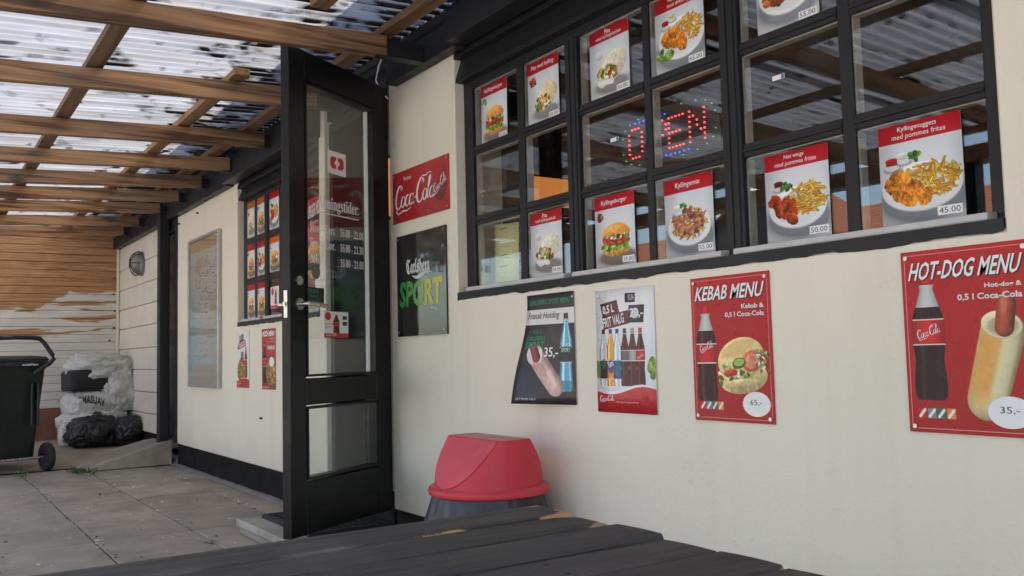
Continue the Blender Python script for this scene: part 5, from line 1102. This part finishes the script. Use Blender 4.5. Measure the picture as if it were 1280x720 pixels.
# ================================================================== SACKS
def lumpy(name, mat, c, r, seed, flat=0.0, crump=.10, sub=5, sq=1.0, fold=5.0, parent=None):
    bm = bmesh.new(); bmesh.ops.create_icosphere(bm, subdivisions=sub, radius=1)
    for v in bm.verts:
        d_ = v.co.normalized(); p_ = Vector((math.copysign(abs(d_.x)**sq, d_.x)*r[0], math.copysign(abs(d_.y)**sq, d_.y)*r[1], math.copysign(abs(d_.z)**sq, d_.z)*r[2]))
        q = d_*2.2+Vector((seed*3.1, seed, 0)); wq = d_*1.7+Vector((mnoise.noise(q*1.3), mnoise.noise(q*1.3+Vector((9, 0, 0))), mnoise.noise(q*1.3+Vector((0, 9, 0)))))*.55
        rid = lambda k_, o_: 1-min(1, 2.6*abs(mnoise.noise(wq*k_+Vector((o_, seed, o_*.7)))))
        f = 1+crump*.9*mnoise.noise(q)+crump*(.55*rid(fold*.45, 0)**2+.34*rid(fold*.95, 5)**2+.20*rid(fold*2.0, 9)**2-.25)
        v.co = p_*f
        if v.co.z < -r[2]*.80: v.co.z = -r[2]*.80+(v.co.z+r[2]*.80)*.15
    for f in bm.faces: f.smooth = True
    zmin = min(v.co.z for v in bm.verts)
    for v in bm.verts: v.co.z -= zmin
    m = bpy.data.meshes.new(name); bm.to_mesh(m); bm.free(); m.materials.append(mat); o = bpy.data.objects.new(name, m); COL.objects.link(o); o.location = c; return o
s1 = lumpy('rubbish_sack', M['sack'], (-10.42, -.34, .10), (.33, .33, .20), 3, crump=.13, sq=.75); tag(s1, 'grey-white crumpled sack at the bottom of the rubbish pile', 'sack')
s2 = lumpy('rubbish_sack', M['sack'], (-10.44, -.33, .36), (.29, .31, .155), 8, crump=.07, sq=.65); tag(s2, 'white sack with black curved lettering in the middle of the pile', 'sack')
t = MB(); vv, ff = text_mesh('SNOMASUAV', .03); mn = vv.min(0); mx = vv.max(0); q = []
for a, b in vv:
    u = (a-mn[0])/(mx-mn)[0]; h = (b-mn[1])/(mx-mn)[1]; ang = (u-.5)*1.0-.35; zz = .10+h*.085+.05*(1-(2*u-1)**2)
    q.append((.292*math.cos(ang)*1.02+.012, .31*math.sin(ang)*1.06, zz))
t.add(q, ff); t.build('lettering', M['dark_print'], s2)
dp = NT('black_felt'); dp.set(dp.ramp(dp.noise(30), [(.3, (.012, .012, .013)), (.7, (.03, .03, .032))]), .8); bx = MB(); bx.loft([rr(0, 0, .44, .44, .06, 0), rr(0, 0, .47, .47, .07, .03), rr(0, 0, .47, .47, .07, .19), rr(0, 0, .43, .43, .07, .215)]); bo = bx.build('dark_cushion', dp.m, smooth=True); bo.location = (-10.43, -.38, .635); bo.rotation_euler = (.02, -.03, .1); tag(bo, 'black padded block squeezed between two white sacks', 'cushion')
MB().tube([(.225, -.2, .03), (.225, -.08, .028), (.227, .08, .03), (.225, .2, .03)], .006, 6).build('piping', M['dark_plastic'], bo, smooth=True)
s3 = lumpy('rubbish_sack', M['sack'], (-10.44, -.27, .735), (.28, .33, .155), 14, crump=.20, sq=.8); tag(s3, 'crumpled white plastic sack lying on top of the black block', 'sack')
fl = lumpy('sack_flap', M['sack'], (.12, .17, -.33), (.19, .20, .27), 19, crump=.22, sq=.9, sub=5); fl.parent = s3
s4 = lumpy('bin_bag', M['bag_black'], (-9.98, -.40, .085), (.22, .26, .165), 23, crump=.17, sq=.85, fold=5); tag(s4, 'black knotted bin bag in front of the white sacks', 'bin bag')
kn = lumpy('knot', M['bag_black'], (.03, .02, .20), (.05, .05, .08), 29, crump=.3, sub=3); kn.parent = s4
s5 = lumpy('bin_bag', M['bag_black'], (-9.86, -.10, .10), (.19, .15, .15), 31, crump=.17, sq=.85, fold=5); tag(s5, 'smaller black bin bag squeezed against the white planks', 'bin bag')
kn = lumpy('knot', M['bag_black'], (.02, .0, .18), (.04, .04, .06), 33, crump=.3, sub=3); kn.parent = s5
s6 = lumpy('plastic_bag', M['sack'], (-10.18, -.60, .09), (.12, .10, .13), 37, crump=.2, sq=.85); tag(s6, 'small white bag hanging out at the left foot of the pile', 'bag')

# ================================================================== PICNIC TABLE
PZ = .68; TX0, TYE = -1.137, -1.204
tbl = thing('picnic_table', 'black stained plank picnic table with flaked corner in the foreground', 'table', (-.72, -2.2, 0))
for i in range(8):
    x0 = TX0+i*.0985; ye = TYE-.058*(i*.0985+.02)+random.uniform(-.004, .004)-(.006 if i == 1 else 0); n = 60; rings = []; wears = []
    zt = PZ+random.uniform(-.002, .002); xw = .0485-.002
    cxm = x0+.048
    for q in range(n+1):
        u = (q/n)**1.7; y = ye-u*1.62; jz = .0012*mnoise.noise((x0*9, y*5, 0)); e = .0016*mnoise.noise((x0*7+3, y*26, 0)); e2 = .0016*mnoise.noise((x0*5+8, y*26, 3))
        r_e = .004
        rings.append([(cxm-xw+e, y, zt-.028), (cxm+xw-.001+e2, y, zt-.028), (cxm+xw-.0005+e2, y, zt-r_e), (cxm+xw-r_e+e2, y, zt+jz), (cxm+.022, y, zt+jz+.0006), (cxm, y, zt+jz+.0008), (cxm-.022, y, zt+jz+.0006), (cxm-xw+r_e+e, y, zt+jz), (cxm-xw+e, y, zt-r_e)])
        de = q and (ye-y) or 0.0; end = math.exp(-de/.035)
        mid = math.exp(-((de-.21)/.07)**2)*.85 if i == 0 else 0
        wl = [.15, .2, 1.0, .95, .30, .12, .10, .72, .8]
        boost = 1.0 if i in (0, 1) else .45
        wears.append([w_*(.25+.75*max(end, mid if j in (2, 3) else 0, math.exp(-de/.10)*.9 if j in (2, 3) and i == 0 else 0))*boost+.50*end*boost for j, w_ in enumerate(wl)])
    pb = MB().loft(rings); o = pb.build('plank', M['plank'], tbl, off=(-.72, -2.2, 0), smooth=True)
    at = o.data.attributes.new('wear', 'FLOAT', 'POINT'); fl_ = [w2 for r2 in wears for w2 in r2]; at.data.foreach_set('value', fl_[:len(o.data.vertices)])
for i in range(8):
    for y in (-1.42, -2.1):
        for dx in (-.022, .022): MB().cyl((TX0+i*.0985+.048+dx, y+random.uniform(-.008, .008), PZ-.004), (0, 0, 1), .0032, .0046, 8).build('screw', M['dark_plastic'], tbl, off=(-.72, -2.2, 0))
for y in (-1.42, -2.1, -2.62): MB().box(TX0+.03, y-.045, PZ-.069, TX0+.76, y+.045, PZ-.0295).build('cross_batten', M['plank'], tbl, off=(-.72, -2.2, 0), bevel=.003)
for y in (-1.50, -2.54):
    for s in (-1, 1):
        cx = TX0+.394; MB().loft([[(cx+s*.16+a, y+b, PZ-.07) for a, b in ((-.045, -.022), (.045, -.022), (.045, .022), (-.045, .022))], [(cx+s*.36+a, y+b, 0.001) for a, b in ((-.045, -.022), (.045, -.022), (.045, .022), (-.045, .022))]]).build('leg', M['plank'], tbl, off=(-.72, -2.2, 0), bevel=.003)

# ================================================================== ACROSS THE YARD (seen mirrored in the window glass)
H0 = Vector((-16, -20, 0))
hs = thing('neighbour_house', 'yellow brick house with orange tiled roof and white bargeboards across the yard', 'house', H0)
def hpart(mb, name, mat, **kw): return mb.build(name, mat, hs, off=H0, **kw)
hpart(MB().box(-27, -24, 0, -5, -18.6, 3.3), 'wall', M['brick_wall'])
rf = MB(); nrow = 16
for k in range(nrow):
    a, b = k/nrow, (k+1)/nrow
    for s in (1,): rf.loft([[(x, -18.2-2.9*a, 3.12+1.85*a+.05), (x, -18.2-2.9*b, 3.12+1.85*b+.01), (x, -18.2-2.9*b, 3.12+1.85*b-.10), (x, -18.2-2.9*a, 3.12+1.85*a-.10)] for x in (-27.4, -4.6)])
rf.loft([[(x, -21.1, 4.98), (x, -24.4, 3.05), (x, -24.4, 2.95), (x, -21.1, 4.86)] for x in (-27.4, -4.6)]); hpart(rf, 'roof', M['tile'])
gw = MB(); gw.add([(-19.0, -17.2, 0), (-14.6, -17.2, 0), (-14.6, -17.2, 3.9), (-16.8, -17.2, 5.35), (-19.0, -17.2, 3.9), (-19.0, -19.5, 0), (-14.6, -19.5, 0), (-14.6, -19.5, 3.9), (-16.8, -19.5, 5.35), (-19.0, -19.5, 3.9)], [(0, 1, 2, 3, 4), (5, 9, 8, 7, 6), (0, 5, 6, 1), (1, 6, 7, 2), (0, 4, 9, 5)]); hpart(gw, 'gable_wall', M['black'])
hpart(MB().loft([[(-19.4, y, 3.66), (-16.8, y, 5.38), (-14.2, y, 3.66), (-14.2, y, 3.80), (-16.8, y, 5.52), (-19.4, y, 3.80)] for y in (-17.0, -20.5)]), 'gable_roof', M['tile'])
for s in (-1, 1): hpart(MB().loft([[(-16.8, y, 5.30), (-16.8+s*2.6, y, 3.55), (-16.8+s*2.6, y, 3.80), (-16.8, y, 5.55)] for y in (-16.99, -16.94)]), 'bargeboard', M['barge'])
for x in (-24.5, -21.5, -12, -9): 
    wn = hpart(MB().box(x-.7, -18.60, 1.0, x+.7, -18.55, 2.4), 'window', M['barge']); MB().box(x-.62, -18.555, 1.08, x+.62, -18.545, 2.32).build('pane', M['dark_print'], wn, off=H0)
